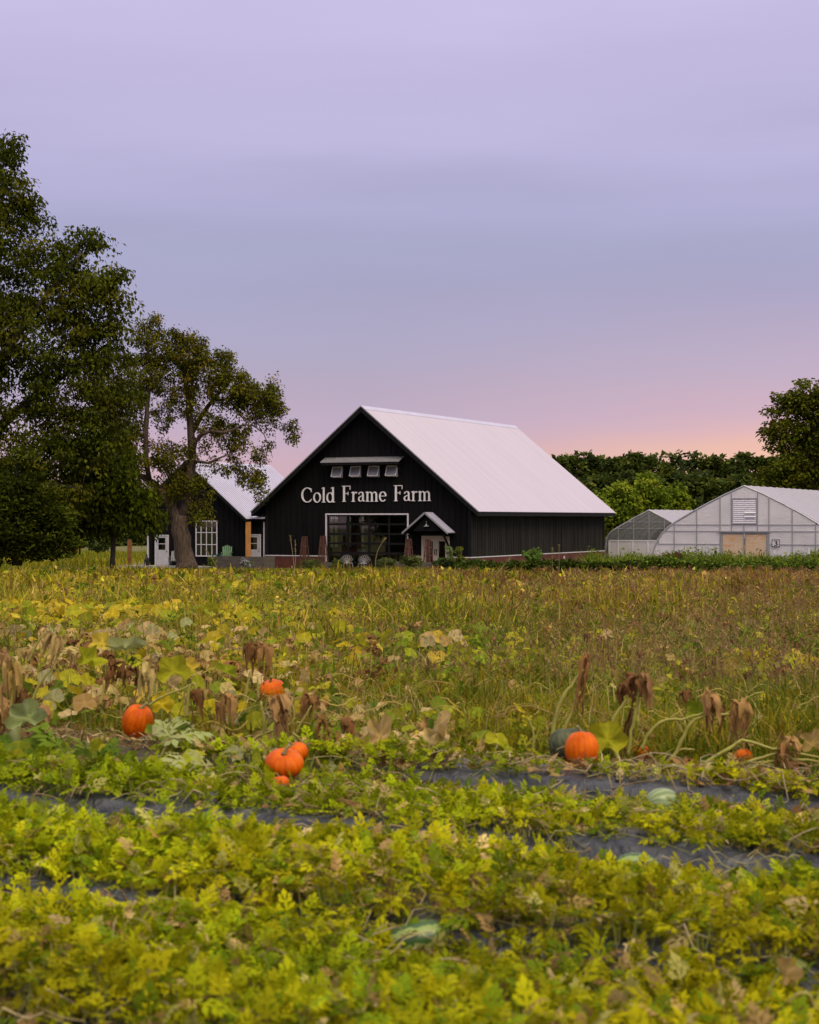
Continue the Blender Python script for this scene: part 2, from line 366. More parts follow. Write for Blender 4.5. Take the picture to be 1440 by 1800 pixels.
# ---- lettering built from strokes of changing width
def ell(cx, cy, rx, ry, a0, a1, w0, w1, n=18, tilt=0):
    """arc with thick sides (w1) and thin top and bottom (w0)"""
    out = []
    for i in range(n+1):
        a = math.radians(a0+(a1-a0)*i/n); w = w0+(w1-w0)*abs(math.cos(a-tilt))
        out.append((cx+rx*math.cos(a), cy+ry*math.sin(a), w))
    return out
def glyph(ch):
    X = .66; s = []
    T_, S_ = .045, .115
    def stem(x, y0, y1, ser=True, top=True, w=S_):
        s.append([(x, y0, w), (x, y1, w)])
        if ser: s.append([(x-.13, y0+.02, .04), (x+.13, y0+.02, .04)])
        if top: s.append([(x-.15, y1-.075, .035), (x-.02, y1-.02, .05), (x+.055, y1-.005, .02)])
    if ch == 'C':
        s.append(ell(.47, .5, .38, .47, 48, 312, T_, .12, 26)); s.append([(.76, .70, .05), (.755, .93, .04)])
        s.append([(.73,.14,.05),(.80,.24,.03)]); w = .88
    elif ch == 'o': s.append(ell(.31, X/2, .23, X/2-.02, 0, 360, T_, .105, 24, .25)); w = .62
    elif ch == 'l': stem(.17, 0, 1.0); w = .34
    elif ch == 'd':
        s.append(ell(.29, X/2, .21, X/2-.02, 0, 360, T_, .105, 24, .2)); stem(.51, 0, 1.0, ser=False)
        s.append([(.5,.02,.04),(.66,.03,.03)]); w = .70
    elif ch == 'F':
        stem(.2, 0, 1.05, top=False, w=.13); s.append([(.05,1.03,.04),(.66,1.03,.05)]); s.append([(.66,1.045,.03),(.645,.80,.045)])
        s.append([(.2,.55,.045),(.5,.55,.045)]); s.append([(.5,.66,.035),(.5,.44,.035)]); w = .72
    elif ch == 'r':
        stem(.17, 0, X); s.append([(.2,.42,.05),(.27,.58,.06),(.37,.62,.08),(.43,.57,.11)]); w = .48
    elif ch == 'a':
        s.append([(.10,.50,.10),(.14,.58,.06),(.26,.64,.045),(.37,.60,.09),(.41,.48,.11),(.41,.08,.11),(.46,.03,.06),(.56,.07,.03)])
        s.append([(.41,.40,.04),(.25,.36,.05),(.12,.27,.09),(.09,.15,.10),(.15,.05,.07),(.26,.03,.05),(.41,.13,.04)]); w = .57
    elif ch == 'm':
        stem(.17, 0, X); 
        for x in (.17, .50):
            s.append([(x+.02,.46,.04),(x+.11,.60,.05),(x+.22,.63,.07),(x+.31,.55,.10),(x+.33,.42,.11),(x+.33,0,.11)])
            s.append([(x+.22,.02,.04),(x+.45,.02,.04)])
        w = 1.0
    elif ch == 'e':
        s.append(ell(.30, X/2, .22, X/2-.02, 5, 318, T_, .105, 22)); s.append([(.09,.36,.045),(.52,.36,.045)]); w = .60
    elif ch == '3':
        s.append([(.10,.84,.14),(.28,.95,.15),(.45,.90,.17),(.50,.74,.18),(.42,.60,.17),(.25,.53,.14)])
        s.append([(.25,.53,.14),(.45,.46,.17),(.54,.29,.19),(.48,.12,.18),(.30,.04,.16),(.08,.13,.14)]); w = .62
    return s, w
def ribbon(g, pts, ox, oz, sx, sz, y0, y1):
    n = len(pts); L, R = [], []
    for i in range(n):
        a = pts[max(i-1,0)]; b = pts[min(i+1,n-1)]; dx, dy = b[0]-a[0], b[1]-a[1]; q = math.hypot(dx, dy) or 1
        nx_, ny_ = -dy/q, dx/q; x, y, w = pts[i]
        L.append((ox+(x+nx_*w/2)*sx, oz+(y+ny_*w/2)*sz)); R.append((ox+(x-nx_*w/2)*sx, oz+(y-ny_*w/2)*sz))
    vs = [(x,y0,z) for x,z in L]+[(x,y0,z) for x,z in R]+[(x,y1,z) for x,z in L]+[(x,y1,z) for x,z in R]; fs = []
    for i in range(n-1):
        fs += [(i,i+1,n+i+1,n+i),(2*n+i,3*n+i,3*n+i+1,2*n+i+1),(i,2*n+i,2*n+i+1,i+1),(n+i,n+i+1,3*n+i+1,3*n+i)]
    fs += [(0,n,3*n,2*n),(n-1,3*n-1,4*n-1,2*n-1)]
    g.add(vs, fs)
def letter(ch, ox, oz, sx, sz, y, parent, m, name='letter', th=.05):
    g = G(); ss, w = glyph(ch)
    for i, st in enumerate(ss): ribbon(g, st, ox, oz, sx, sz, y-th-.0025*i, y-.001*i)
    g.make(name, m, parent); return w*sx

def gable_wall(g, uL, uR, zf, ops, y0, y1, cuts=()):
    """wall with a sloping top zf(u) and rectangular openings (u0,u1,z0,z1)"""
    us = sorted(set([uL, uR] + [c for c in cuts if uL < c < uR] + [o[0] for o in ops] + [o[1] for o in ops]))
    for a, b in zip(us[:-1], us[1:]):
        m = (a+b)/2; zz = 0
        for o in sorted([o for o in ops if o[0] < m < o[1]], key=lambda o: o[2]):
            if o[2] > zz+1e-4: g.prism([(a,zz),(b,zz),(b,o[2]),(a,o[2])], y0, y1)
            zz = o[3]
        g.prism([(a,zz),(b,zz),(b,zf(b)),(a,zf(a))], y0, y1)
def battens(g, uL, uR, zf, ops, y, step, w=.045, d=.028, z0=.0):
    u = uL+step/2
    while u < uR:
        zz = z0
        for o in sorted([o for o in ops if o[0]-.08 < u < o[1]+.08], key=lambda o: o[2]):
            if o[2]-.06 > zz: g.box(u-w/2, u+w/2, y-d, y+.002, zz, o[2]-.06)
            zz = o[3]+.08
        g.box(u-w/2, u+w/2, y-d, y+.002, zz, zf(u)-.02); u += step
def frame_rect(g, u0, u1, z0, z1, y0, y1, w, bottom=True):
    g.box(u0, u0+w, y0, y1, z0, z1); g.box(u1-w, u1, y0, y1, z0, z1); g.box(u0+w, u1-w, y0, y1, z1-w, z1)
    if bottom: g.box(u0+w, u1-w, y0, y1, z0, z0+w)
def sidewall(g, x0, x1, v0, v1, top, ops):
    """wall running back in v with openings (v0,v1,z0,z1)"""
    vs = sorted(set([v0, v1]+[o[0] for o in ops]+[o[1] for o in ops]))
    for a, b in zip(vs[:-1], vs[1:]):
        m = (a+b)/2; zz = 0
        for o in [o for o in ops if o[0] < m < o[1]]:
            g.box(x0, x1, a, b, zz, o[2]); zz = o[3]
        g.box(x0, x1, a, b, zz, top)

# ================= the barn
B = Frame(-2.87, 111.2, -1.25)
barn = B.root('barn', 'large black barn with white metal roof and the farm name on its gable', 'barn')
HW, LB, AP, SL = 7.485, 25.6, 10.58, .823
rl = lambda u: AP - .22 - SL*abs(u)
ou0, ou1 = B.u(575), B.u(716.5); oz1 = B.z(905, -1)
du0, du1 = B.u(744), B.u(788); dz1 = B.z(944.5, 4.3)
wins = []
for px0, px1, py0, py1 in ((586,603,820.5,840),(618,635,819.5,839),(649.5,667.5,819,838.5),(681,699.5,818.5,838)):
    a, b = B.u(px0), B.u(px1); wins.append((a, b, B.z(py1, a), B.z(py0, a)))
ops = [(ou0, ou1, .06, oz1), (du0, du1, .06, dz1)] + [(w[0]+.03, w[1]-.03, w[2]+.03, w[3]-.03) for w in wins]
g = G(); gable_wall(g, -HW, HW, rl, ops, 0, .2, cuts=(0,)); g.make('front_wall', M_black, barn)
SK = .85
g = G(); battens(g, -HW+.1, HW-.1, rl, ops, 0, .41, z0=SK+.06); g.make('front_battens', M_black, barn, kind='stuff')
g = G(); sidewall(g, HW-.2, HW, .2, LB-.2, rl(HW), []); g.make('side_wall', M_blackside, barn)
lops = [(6.6+i*2.1, 8.1+i*2.1, 1.2, 3.9) for i in range(4)]
g = G(); sidewall(g, -HW, -HW+.2, .2, LB-.2, rl(HW), lops); g.make('side_wall', M_black, barn)
g = G(); gable_wall(g, -HW, HW, rl, [], LB-.2, LB, cuts=(0,)); g.make('rear_wall', M_black, barn)
g = G(); v = .15
while v < LB-.05:
    g.box(HW-.002, HW+.028, v-.025, v+.025, SK+.06, rl(HW)-.02); v += .305
g.make('side_battens', M_blackside, barn, kind='stuff')
# skirt and its white drip line
g = G(); g.box(-HW-.03, ou0-.12, -.035, 0, 0, SK-.03); g.box(ou1+.12, du0-.12, -.035, 0, 0, SK-.03); g.box(du1+.12, HW+.035, -.035, 0, 0, SK-.03)
g.box(HW, HW+.035, 0, LB+.03, 0, SK-.03); g.box(-HW-.035, -HW, 0, LB+.03, 0, SK-.03); g.make('foundation_skirt', M_foundation, barn)
g = G(); g.box(-HW-.04, ou0-.09, -.06, 0, SK-.03, SK+.03); g.box(ou1+.09, du0-.12, -.06, 0, SK-.03, SK+.03); g.box(du1+.12, HW+.06, -.06, 0, SK-.03, SK+.03)
g.box(HW, HW+.06, 0, LB+.03, SK-.03, SK+.03); g.make('drip_trim', M_white, barn)
g = G()
for v in (6.2, 10.6, 16.6): G().box(HW+.035, HW+.10, v, v+.13, .1, .62).make('vent_pipe', M_white, barn)
# corner boards, eave boards, soffit
g = G(); g.box(HW-.17, HW+.033, -.033, 0, SK+.03, rl(HW-.1)); g.box(HW, HW+.033, 0, .17, SK+.03, rl(HW)); g.make('corner_board', M_trimblack, barn)
G().box(-HW-.033, -HW+.17, -.033, 0, SK+.03, rl(HW-.1)).make('corner_board', M_trimblack, barn)
G().box(HW, HW+.033, LB-.17, LB, SK+.03, rl(HW)).make('corner_board', M_trimblack, barn)
OH, VF, VB, TH = 8.26, -.62, LB+.3, .16
for s in (-1, 1):
    g = G(); pts = [(0,AP-.0),(s*OH,AP-SL*OH),(s*OH,AP-SL*OH-TH),(0,AP-TH-.02)]
    g.prism(pts if s < 0 else pts[::-1], VF, VB); g.make('roof_panel', M_trimblack, barn)
    g = G(); e = .03   # white metal sheet on the deck
    pts = [(0,AP+e),(s*(OH+.05),AP-SL*(OH+.05)+e),(s*(OH+.05),AP-SL*(OH+.05)+.004),(0,AP+.004)]
    g.prism(pts if s < 0 else pts[::-1], VF-.05, VB+.05); g.make('roof_sheet', M_roof, barn)
    g = G(); v = VF+.2
    while v < VB:
        g.bar((s*.1, v, AP-SL*.1+e-.003), (s*(OH+.04), v, AP-SL*(OH+.04)+e-.003), .02, .008, up=(0,0,1)); v += 1.84
    g.make('roof_seam', M_roof, barn, kind='stuff')
    # rake boards on the front and back
    for y0, y1 in ((VF-.03, VF), (VB, VB+.03)):
        g = G(); h = .34; pts = [(0,AP-.002),(s*OH,AP-SL*OH-.002),(s*OH,AP-SL*OH-h),(0,AP-h)]
        g.prism(pts if s < 0 else pts[::-1], y0, y1); g.make('rake_board', M_trimblack, barn)
    g = G(); g.box(min(s*(OH-.02), s*OH), max(s*(OH-.02), s*OH)+.0, VF, VB, AP-SL*OH-.30, AP-SL*OH-TH); g.make('eave_board', M_trimblack, barn)
    a, b = sorted((s*HW, s*(OH-.02))); g = G(); g.box(a, b, 0, LB, AP-SL*OH-.24, AP-SL*OH-.20); g.make('soffit', M_trimblack, barn)
    g = G(); g.bar((s*.02, VF-.055, AP+.012), (s*(OH+.05), VF-.055, AP-SL*(OH+.05)+.012), .03, .07); g.make('rake_flashing', M_galv, barn)
g = G(); g.prism([(-.28,AP-.20),(0,AP+.03),(.28,AP-.20),(.28,AP-.17),(0,AP+.075),(-.28,AP-.17)][::-1], VF-.06, VB+.06); g.make('ridge_cap', M_roof2, barn)
# four hopper windows, each sash tipped out at the sill
for (a, b, z0, z1) in wins:
    g = G(); frame_rect(g, a, b, z0, z1, -.05, .05, .05); w = g.make('window', M_white, barn)
    g = G(); h = z1-z0-.06; ca, sa = math.cos(.36), math.sin(.36); zt = z1-.03; ua, ub = a+.01, b-.01
    for (p, q) in (((ua, 0), (ua, h)), ((ub, 0), (ub, h)), ((ua, 0), (ub, 0)), ((ua, h), (ub, h))):
        g.bar((p[0], -.07-p[1]*sa, zt-p[1]*ca), (q[0], -.07-q[1]*sa, zt-q[1]*ca), .065, .05)
    g.make('sash', M_white, w)
    g = G(); g.add([(ua,-.07,zt),(ub,-.07,zt),(ub,-.07-h*sa,zt-h*ca),(ua,-.07-h*sa,zt-h*ca)], [(3,2,1,0)]); g.make('pane', M_glassgrey, w)
# small metal awning above them
a0, a1 = B.u(573), B.u(710); za = B.z(803.5, 0); pr = .75
aw = empty('awning', (0,0,0)); aw.parent = barn
g = G(); g.add([(a0,-.01,za),(a1,-.01,za),(a1,-pr,za-.33),(a0,-pr,za-.33),(a0,-.01,za-.03),(a1,-.01,za-.03),(a1,-pr,za-.36),(a0,-pr,za-.36)],
      [(0,3,2,1),(4,5,6,7),(3,7,6,2),(0,4,7,3),(1,2,6,5)]); g.make('awning_sheet', M_galv, aw)
g = G(); u = a0
while u < a1: g.bar((u,-.02,za+.012),(u,-pr-.01,za-.318), .035, .03); u += .2
g.make('awning_rib', M_galv, aw, kind='stuff')
g = G(); g.box(a0+.05, a1-.05, -pr+.04, -pr+.12, za-.52, za-.36); g.make('awning_beam', M_trimblack, aw)
for u in (a0+.2, a1-.2):
    g = G(); g.bar((u,-.03,za-.45),(u,-pr+.1,za-.45),.09); g.bar((u,-.05,za-1.05),(u,-pr+.12,za-.5),.09); g.make('bracket', M_trimblack, aw)
# farm name
def word(txt, px0, px1, pyb, cap_px):
    tot = sum(glyph(c)[1] for c in txt); u0, u1 = B.u(px0), B.u(px1); zb = B.z(pyb, u0); sz = cap_px*(B.D0-SU*u0)/F
    sx = (u1-u0)/tot; u = u0
    for c in txt: u += letter(c, u, zb, sx, sz, -.032, barn, M_letter)
word('Cold', 530, 591, 883.5, 26.5); word('Frame', 601, 681, 882, 26.5); word('Farm', 692, 759.5, 881, 26.5)
# glazed sectional door
od = empty('sectional_door', (0,0,0)); od.parent = barn
g = G(); frame_rect(g, ou0-.09, ou1+.09, .0, oz1+.09, -.075, .03, .09, bottom=False); g.make('door_frame', M_white, od)
rows = [.08] + [B.z(y, -1) for y in (989, 972, 955.5, 938.5, 921.5)] + [oz1]
cols = [ou0, B.u(611.5), B.u(648), B.u(683), ou1]
g = G()
for i, z in enumerate(rows): 
    w = .10 if i in (0, 6) else .065
    g.box(ou0, ou1, .08, .13, max(.06, z-w), min(oz1, z+w))
for c in cols: g.box(max(ou0, c-.07), min(ou1, c+.07), .075, .135, .06, oz1)
g.make('door_rails', M_trimblack, od)
for i in range(6):
    for j in range(4):
        g = G(); t = random.uniform(-.004,.004); g.box(cols[j]+.07, cols[j+1]-.07, .10+t, .108+t, rows[i]+.065, rows[i+1]-.065); g.make('pane', M_glass, od)
for i in range(4):
    a = B.u(581+i*3.2); G().box(a, a+.085, .09, .096, B.z(912, a), B.z(907.5, a)).make('white_block', M_white, od)  # plain white blocks added for the bright shapes seen through the pane
# things seen through it: posts, side windows, counter
for c in lops:
    g = G(); w = .06; x0, x1 = -HW+.05, -HW+.15
    for v in (c[0], (c[0]+c[1])/2-w/2, c[1]-w): g.box(x0, x1, v, v+w, c[2], c[3])
    for z in (c[2], (c[2]*2+c[3])/3, (c[2]+2*c[3])/3, c[3]-w): g.box(x0+.01, x1-.01, c[0]+w, c[1]-w, z, z+w)
    wn = g.make('window', M_trimblack, barn)
    g = G(); g.box(-HW+.095, -HW+.10, c[0]+w, c[1]-w, c[2]+w, c[3]-w); g.make('pane', M_glass, wn)
g = G(); g.box(-HW+.2, HW-.2, .2, LB-.2, .0, .05); g.make('barn_floor', M_concrete, barn)
for u, v in ((-4.9, 6.2), (-4.9, 8.5), (-4.7, 10.6), (-1.2, 12)):
    g = G(); g.box(u-.14, u+.14, v-.14, v+.14, .05, 6.2); g.make('post', M_wood, barn)
g = G(); g.box(-HW+.2, HW-.2, 16, 16.1, .05, 4.1); g.make('partition', M_dark, barn)
B2 = B.z0
def at_b(u, v, z=0): return B.world(u, v, z)
t = empty('sales_counter', at_b(-.6, 2.6, .05), ANG, 'wooden counter behind the glazed barn door', 'counter')
g = G(); g.box(-1.8, 1.8, -.35, .35, .86, .94); g.make('tabletop', M_wood, t)
for x in (-1.7, 1.7):
    for y in (-.28, .28):
        g = G(); g.box(x-.05, x+.05, y-.05, y+.05, 0, .86); g.make('leg', M_wood, t)
M_white2 = mat('pale_cardboard', (.5,.5,.48), rough=.7)
tb = G().box(-.28,.28,-.2,.2,0,.3).make('display_box', M_white2); tb.location = at_b(-1.5, 2.5, .992); tb.rotation_euler = (0,0,ANG)
tag(tb, 'pale box standing on the counter inside the barn', 'box')
M_red = mat('red_crate_paint', (.35,.05,.03), rough=.6, var=.2)
for i, (u, v) in enumerate(((-3.6, 3.4), (-2.9, 3.6))):
    t = empty('crate', at_b(u, v, .05), ANG, ['red crate on a stand behind the left pane of the glazed door', 'red crate on a stand behind the second pane of the glazed door'][i], 'crate')
    g = G()
    for z in (.95, 1.08): g.box(-.3,.3,-.22,-.2,z,z+.1); g.box(-.3,.3,.2,.22,z,z+.1); g.box(-.32,-.3,-.22,.22,z,z+.1); g.box(.3,.32,-.22,.22,z,z+.1)
    g.box(-.3,.3,-.2,.2,.93,.95); g.make('crate_box', M_red, t)
    g = G(); g.box(-.3,.3,-.22,.22,0,.925); g.make('stand', M_dark, t)
# entry porch and doors
pu0, pu1, pua = B.u(722), B.u(800), B.u(760.5)
pr = 1.15; pua = (pu0+pu1)/2; pza = B.z(901, pua, -.7); pze = B.z(936, pua, -.7)
psl = (pza-pze)/((pu1-pu0)/2)
po = empty('porch_roof', (0,0,0)); po.parent = barn
for s in (-1, 1):
    e = (pu1-pu0)/2
    pts = [(pua, pza),(pua+s*e, pze),(pua+s*e, pze-.09),(pua, pza-.11)]
    g = G(); g.prism(pts if s < 0 else pts[::-1], -pr, -.03); g.make('porch_deck', M_trimblack, po)
    pts = [(pua, pza+.03),(pua+s*(e+.05), pze-psl*.05+.03),(pua+s*(e+.05), pze-psl*.05+.004),(pua, pza+.004)]
    g = G(); g.prism(pts if s < 0 else pts[::-1], -pr-.04, -.031); g.make('porch_sheet', M_galv, po)
    g = G(); y = -pr
    while y < -.05: g.bar((pua+s*.05, y, pza-psl*.05+.045), (pua+s*(e+.04), y, pze-psl*.04+.045), .04, .035); y += .2
    g.make('porch_rib', M_roof2, po, kind='stuff')
    g = G(); g.bar((pua, -pr-.05, pza-.03), (pua+s*(e+.05), -pr-.05, pze-psl*.05-.03), .025, .10); g.make('porch_fascia', M_galv, po)
    g = G(); g.box(pua+s*(e-.35)-.06, pua+s*(e-.35)+.06, -pr+.05, -.03, pze-.25, pze-.12); 
    g.bar((pua+s*(e-.35), -.06, pze-1.0), (pua+s*(e-.35), -pr+.2, pze-.2), .1); g.make('bracket', M_trimblack, po)
g = G(); g.prism([(pua-1.0, pze+.08),(pua+1.0, pze+.08),(pua, pza-.16)], -.9, -.86); g.make('gable_board', M_trimblack, po)
lx = pua+.02
g = G(); g.lathe((lx, -1.0, pza-.88), [(.02,.16),(.045,.15),(.06,.1),(.2,.0),(.19,-.01)], 12); g.tube([(lx,-.9,pza-.6),(lx,-1.0,pza-.55),(lx,-1.0,pza-.72)], .015); g.make('barn_lamp', M_galv, po)
de = empty('entry_door', (0,0,0)); de.parent = barn
g = G(); frame_rect(g, du0-.10, du1+.10, 0, dz1+.10, -.05, .05, .13, bottom=False); g.make('door_frame', M_tan, de)
g = G(); g.prism([(du0-.3,dz1+.14),(du1+.3,dz1+.14),(du1+.1,dz1+.27),(pua,dz1+.31),(du0-.1,dz1+.27)], -.2, -.04); g.make('door_hood', M_trimblack, de)
mid = (du0+du1)/2
for a, b in ((du0+.03, mid-.005), (mid+.005, du1-.03)):
    g = G(); w = .19; g.box(a, a+w, .03, .08, .06, dz1-.03); g.box(b-w, b, .03, .08, .06, dz1-.03); g.box(a+w, b-w, .03, .08, dz1-.25, dz1-.03); g.box(a+w, b-w, .03, .08, .06, .5)
    lf = g.make('door_leaf', M_tan, de)
    g = G(); g.box(a+w, b-w, .05, .06, .5, dz1-.25); g.make('pane', M_glass, de)
    hx = b-.06 if a < mid-.3 else a+.06
    g = G(); g.tube([(hx,.03,1.0),(hx,-.03,1.03),(hx,-.03,1.32),(hx,.03,1.35)], .022); g.make('handle', M_signblack, de)

# ================= the lower building on the left
A = Frame(-15.04, 116.6, -1.25)
out = A.root('farm_shed', 'smaller black building with ribbed pale metal roof behind the pear tree', 'building')
AZ, ASL, AOH, AL = 7.23, .81, 4.83, 10.6
wl, wr = A.u(262), A.u(429)
rl2 = lambda u: AZ-.2-ASL*abs(u)
wz = (A.u(344.5), A.u(382.5)); wzz = (A.z(978, wz[0]), A.z(915, wz[0]))
d1 = (A.u(273), A.u(297)); d1z = A.z(940, d1[0])
ops = [(wz[0]+.04, wz[1]-.04, wzz[0]+.04, wzz[1]-.04), (d1[0]+.06, d1[1]-.06, .12, d1z-.06)]
g = G(); gable_wall(g, wl, wr, rl2, ops, 0, .18, cuts=(0,)); g.make('front_wall', M_black, out)
g = G(); battens(g, wl+.1, wr-.1, rl2, ops, 0, .41, z0=.15); g.make('front_battens', M_black, out, kind='stuff')
g = G(); sidewall(g, wl, wl+.18, .18, AL-.2, rl2(wl), [(2.5,4,1.1,2.3)]); g.make('side_wall', M_black, out)
VBK = 5.6
g = G(); sidewall(g, wr-.18, wr, .18, AL-.2, rl2(wr), []); g.make('side_wall', M_black, out)
g = G(); gable_wall(g, wl, wr, rl2, [], AL-.18, AL, cuts=(0,)); g.make('rear_wall', M_black, out)
g = G(); g.box(wl+.18, wr-.18, .18, AL-.2, 0, .1); g.make('shed_floor', M_concrete, out)
for s in (-1, 1):
    pts = [(0,AZ),(s*AOH,AZ-ASL*AOH),(s*AOH,AZ-ASL*AOH-.15),(0,AZ-.17)]
    g = G(); g.prism(pts if s < 0 else pts[::-1], -.5, AL+.3); g.make('roof_panel', M_trimblack, out)
    pts = [(0,AZ+.03),(s*(AOH+.04),AZ-ASL*(AOH+.04)+.03),(s*(AOH+.04),AZ-ASL*(AOH+.04)+.004),(0,AZ+.004)]
    g = G(); g.prism(pts if s < 0 else pts[::-1], -.54, AL+.34); g.make('roof_sheet', M_roof2, out)
    g = G(); v = -.4
    while v < AL+.3: g.bar((s*.1, v, AZ-ASL*.1+.05), (s*(AOH+.03), v, AZ-ASL*(AOH+.03)+.05), .05, .045); v += .3
    g.make('roof_rib', M_roof2, out, kind='stuff')
    pts = [(0,AZ-.002),(s*AOH,AZ-ASL*AOH-.002),(s*AOH,AZ-ASL*AOH-.26),(0,AZ-.28)]
    g = G(); g.prism(pts if s < 0 else pts[::-1], -.53, -.50); g.make('rake_board', M_trimblack, out)
    g = G(); g.bar((s*.02, -.545, AZ+.015), (s*AOH, -.545, AZ-ASL*AOH+.015), .03, .05); g.make('rake_flashing', M_roof2, out)
# big grid window
g = G(); frame_rect(g, wz[0], wz[1], wzz[0], wzz[1], -.05, .03, .07); gw = g.make('window', M_white, out)
for i in (1, 2, 3):
    u = wz[0]+(wz[1]-wz[0])*i/4; G().box(u-.025, u+.025, -.04, .02, wzz[0]+.07, wzz[1]-.07).make('mullion', M_white, gw)
for i in (1, 2):
    z = wzz[0]+(wzz[1]-wzz[0])*i/3; G().box(wz[0]+.07, wz[1]-.07, -.037, .017, z-.025, z+.025).make('muntin', M_white, gw)
for i in range(4):
    for j in range(3):
        a = wz[0]+(wz[1]-wz[0])*i/4; b = wz[0]+(wz[1]-wz[0])*(i+1)/4; c = wzz[0]+(wzz[1]-wzz[0])*j/3; d = wzz[0]+(wzz[1]-wzz[0])*(j+1)/3
        t = random.uniform(-.003,.003); G().box(a+.03, b-.03, -.012+t, -.006+t, c+.03, d-.03).make('pane', M_glass, gw)
def man_door(parent, u0, u1, z0, z1, y):
    g = G(); frame_rect(g, u0, u1, z0, z1, y-.06, y+.03, .07, bottom=False); dr = g.make('door', M_white, parent)
    a, b = u0+.075, u1-.075; w = b-a; h = z1-z0; wz0, wz1 = z0+h*.50, z0+h*.90; x0, x1 = a+w*.2, b-w*.2
    g = G(); g.box(a, x0, y-.03, y+.02, z0, z1-.075); g.box(x1, b, y-.03, y+.02, z0, z1-.075); g.box(x0, x1, y-.03, y+.02, z0, wz0); g.box(x0, x1, y-.03, y+.02, wz1, z1-.075)
    m = (wz0+wz1)/2; g.box(x0, x1, y-.032, y+.018, m-.025, m+.025); g.make('door_leaf', M_offwhite, dr)
    for c, d in ((wz0, m-.025), (m+.025, wz1)): G().box(x0, x1, y-.012, y-.006, c, d).make('pane', M_glass, dr)
    G().lathe((b-.06, y-.06, z0+.95), [(.0,-.03),(.035,-.02),(.035,.02),(.0,.03)], 8).make('handle', M_signblack, dr)
man_door(out, d1[0], d1[1], .12, d1z, 0)
# recessed link with the second door and its porch post
cv = .6; cu0, cu1 = wr, 5.75
g = G(); dd0, dd1 = A.u(431.5, cv), A.u(459, cv); ddz = A.z(939, dd0, cv)
lk = A.root('porch_link', 'low black link with a white door between shed and barn', 'building')
gable_wall(g, wr+.01, cu1, lambda u: 3.2, [(dd0+.06, dd1-.06, .2, ddz-.06)], cv, cv+.15); g.make('link_wall', M_black, lk)
man_door(lk, dd0, dd1, .2, ddz, cv)
g = G(); g.box(A.u(465.5, cv)-.04, A.u(465.5, cv)+.05, cv-.12, cv-.03, .2, 3.1); g.make('downspout', M_white, lk)
g = G(); g.box(wl-.10, wl-.01, -.08, .0, 0, 2.9); g.make('downspout', M_white, out)
g = G(); g.add([(AOH-.05,.25,3.30),(cu1,.25,3.30),(cu1,9,5.6),(AOH-.05,9,5.6),(AOH-.05,.25,3.38),(cu1,.25,3.38),(cu1,9,5.68),(AOH-.05,9,5.68)],
      [(0,3,2,1),(4,5,6,7),(0,1,5,4),(1,2,6,5),(2,3,7,6),(3,0,4,7)]); g.make('link_roof', M_roof2, lk)
g = G(); g.box(wr+.01, cu1, .22, cv+.1, 3.21, 3.29); g.make('eave_board', M_trimblack, lk)
pp = A.u(436.5, -.3)
g = G(); g.box(pp-.13, pp+.13, -.43, -.17, .25, 3.1); g.make('porch_post', M_cedar, lk, label='golden cedar porch post')
g = G(); g.box(wr+.02, cu1, -.5, cv-.01, 0, .2); g.make('porch_floor', M_concrete, lk)
# low slab before the shed
g = G(); g.box(wl-1.2, wr-.1, -1.4, -.01, -.3, .1); sl = g.make('concrete_step', M_concrete); sl.location = (A.X0, A.D0, A.z0); sl.rotation_euler = (0,0,ANG)
tag(sl, 'low pale slab along the front of the smaller black building', 'slab')
# retaining planter of grey timbers
def planter(f, u0, u1, v0, v1, h, n, label, name='timber_planter'):
    t = empty(name, f.world(u0, v0, 0), ANG, label, 'planter'); L = u1-u0; Wd = v1-v0; hh = h/n
    for i in range(n):
        j = random.uniform(-.01,.01)
        G().box(0, L, j, .12+j, i*hh+.004, (i+1)*hh-.006).make('timber', M_greywood, t)
        G().box(.002, .12, .13, Wd, i*hh+.004, (i+1)*hh-.006).make('timber', M_greywood, t)
        G().box(L-.12, L-.002, .13, Wd, i*hh+.004, (i+1)*hh-.006).make('timber', M_greywood, t)
    G().box(.12, L-.12, .12, Wd, .02, h-.08).make('soil', mat('soil_fill', (.04,.03,.02), rough=1), t)
    return t
planter(A, A.u(379,-3), A.u(464,-3), -3, -1.6, .85, 3, 'long grey timber planter before the cedar porch post')
planter(B, B.u(694,-3.5), B.u(760,-3.5), -3.5, -2.3, .62, 3, 'grey timber planter in front of the porch doors')
planter(B, B.u(545,-2.6), B.u(592,-2.6), -2.6, -1.7, .5, 2, 'low grey timber planter left of the glazed door')
# obelisk trellises
def obelisk(px, v, label, h=1.6, zb=.55):
    u = B.u(px, v); t = empty('obelisk_trellis', B.world(u, v, zb-.55), ANG, label, 'trellis', 'tapered red-brown trellises by the barn front')
    w0, w1 = .27, .11; H = h+.55
    for sx in (-1, 1):
        for sy in (-1, 1): G().bar((sx*w0, sy*w0, 0), (sx*w1, sy*w1, H), .05).make('leg', M_rust, t)
    for i in range(1, 6):
        for sy in (-1, 1):
            k = (-1+i*2/6); G().bar((k*w0, sy*w0*.98, .35), (k*w1, sy*w1*.98, H-.02), .022, .018).make('slat', M_rust, t)
    for z in (.5, 1.0, 1.5, H-.05):
        w = w0+(w1-w0)*z/H+.02
        g = G(); g.box(-w, w, -w-.02, -w+.01, z-.03, z+.03); g.box(-w, w, w-.01, w+.02, z-.03, z+.03); g.box(-w-.02, -w+.01, -w+.012, w-.012, z-.03, z+.03); g.box(w-.01, w+.02, -w+.012, w-.012, z-.03, z+.03); g.make('band', M_rust, t)
    return t
obelisk(535.5, -1.5, 'red-brown obelisk trellis farthest left along the barn front')
obelisk(568, -1.5, 'red-brown obelisk trellis against the left edge of the glazed door', 1.65)
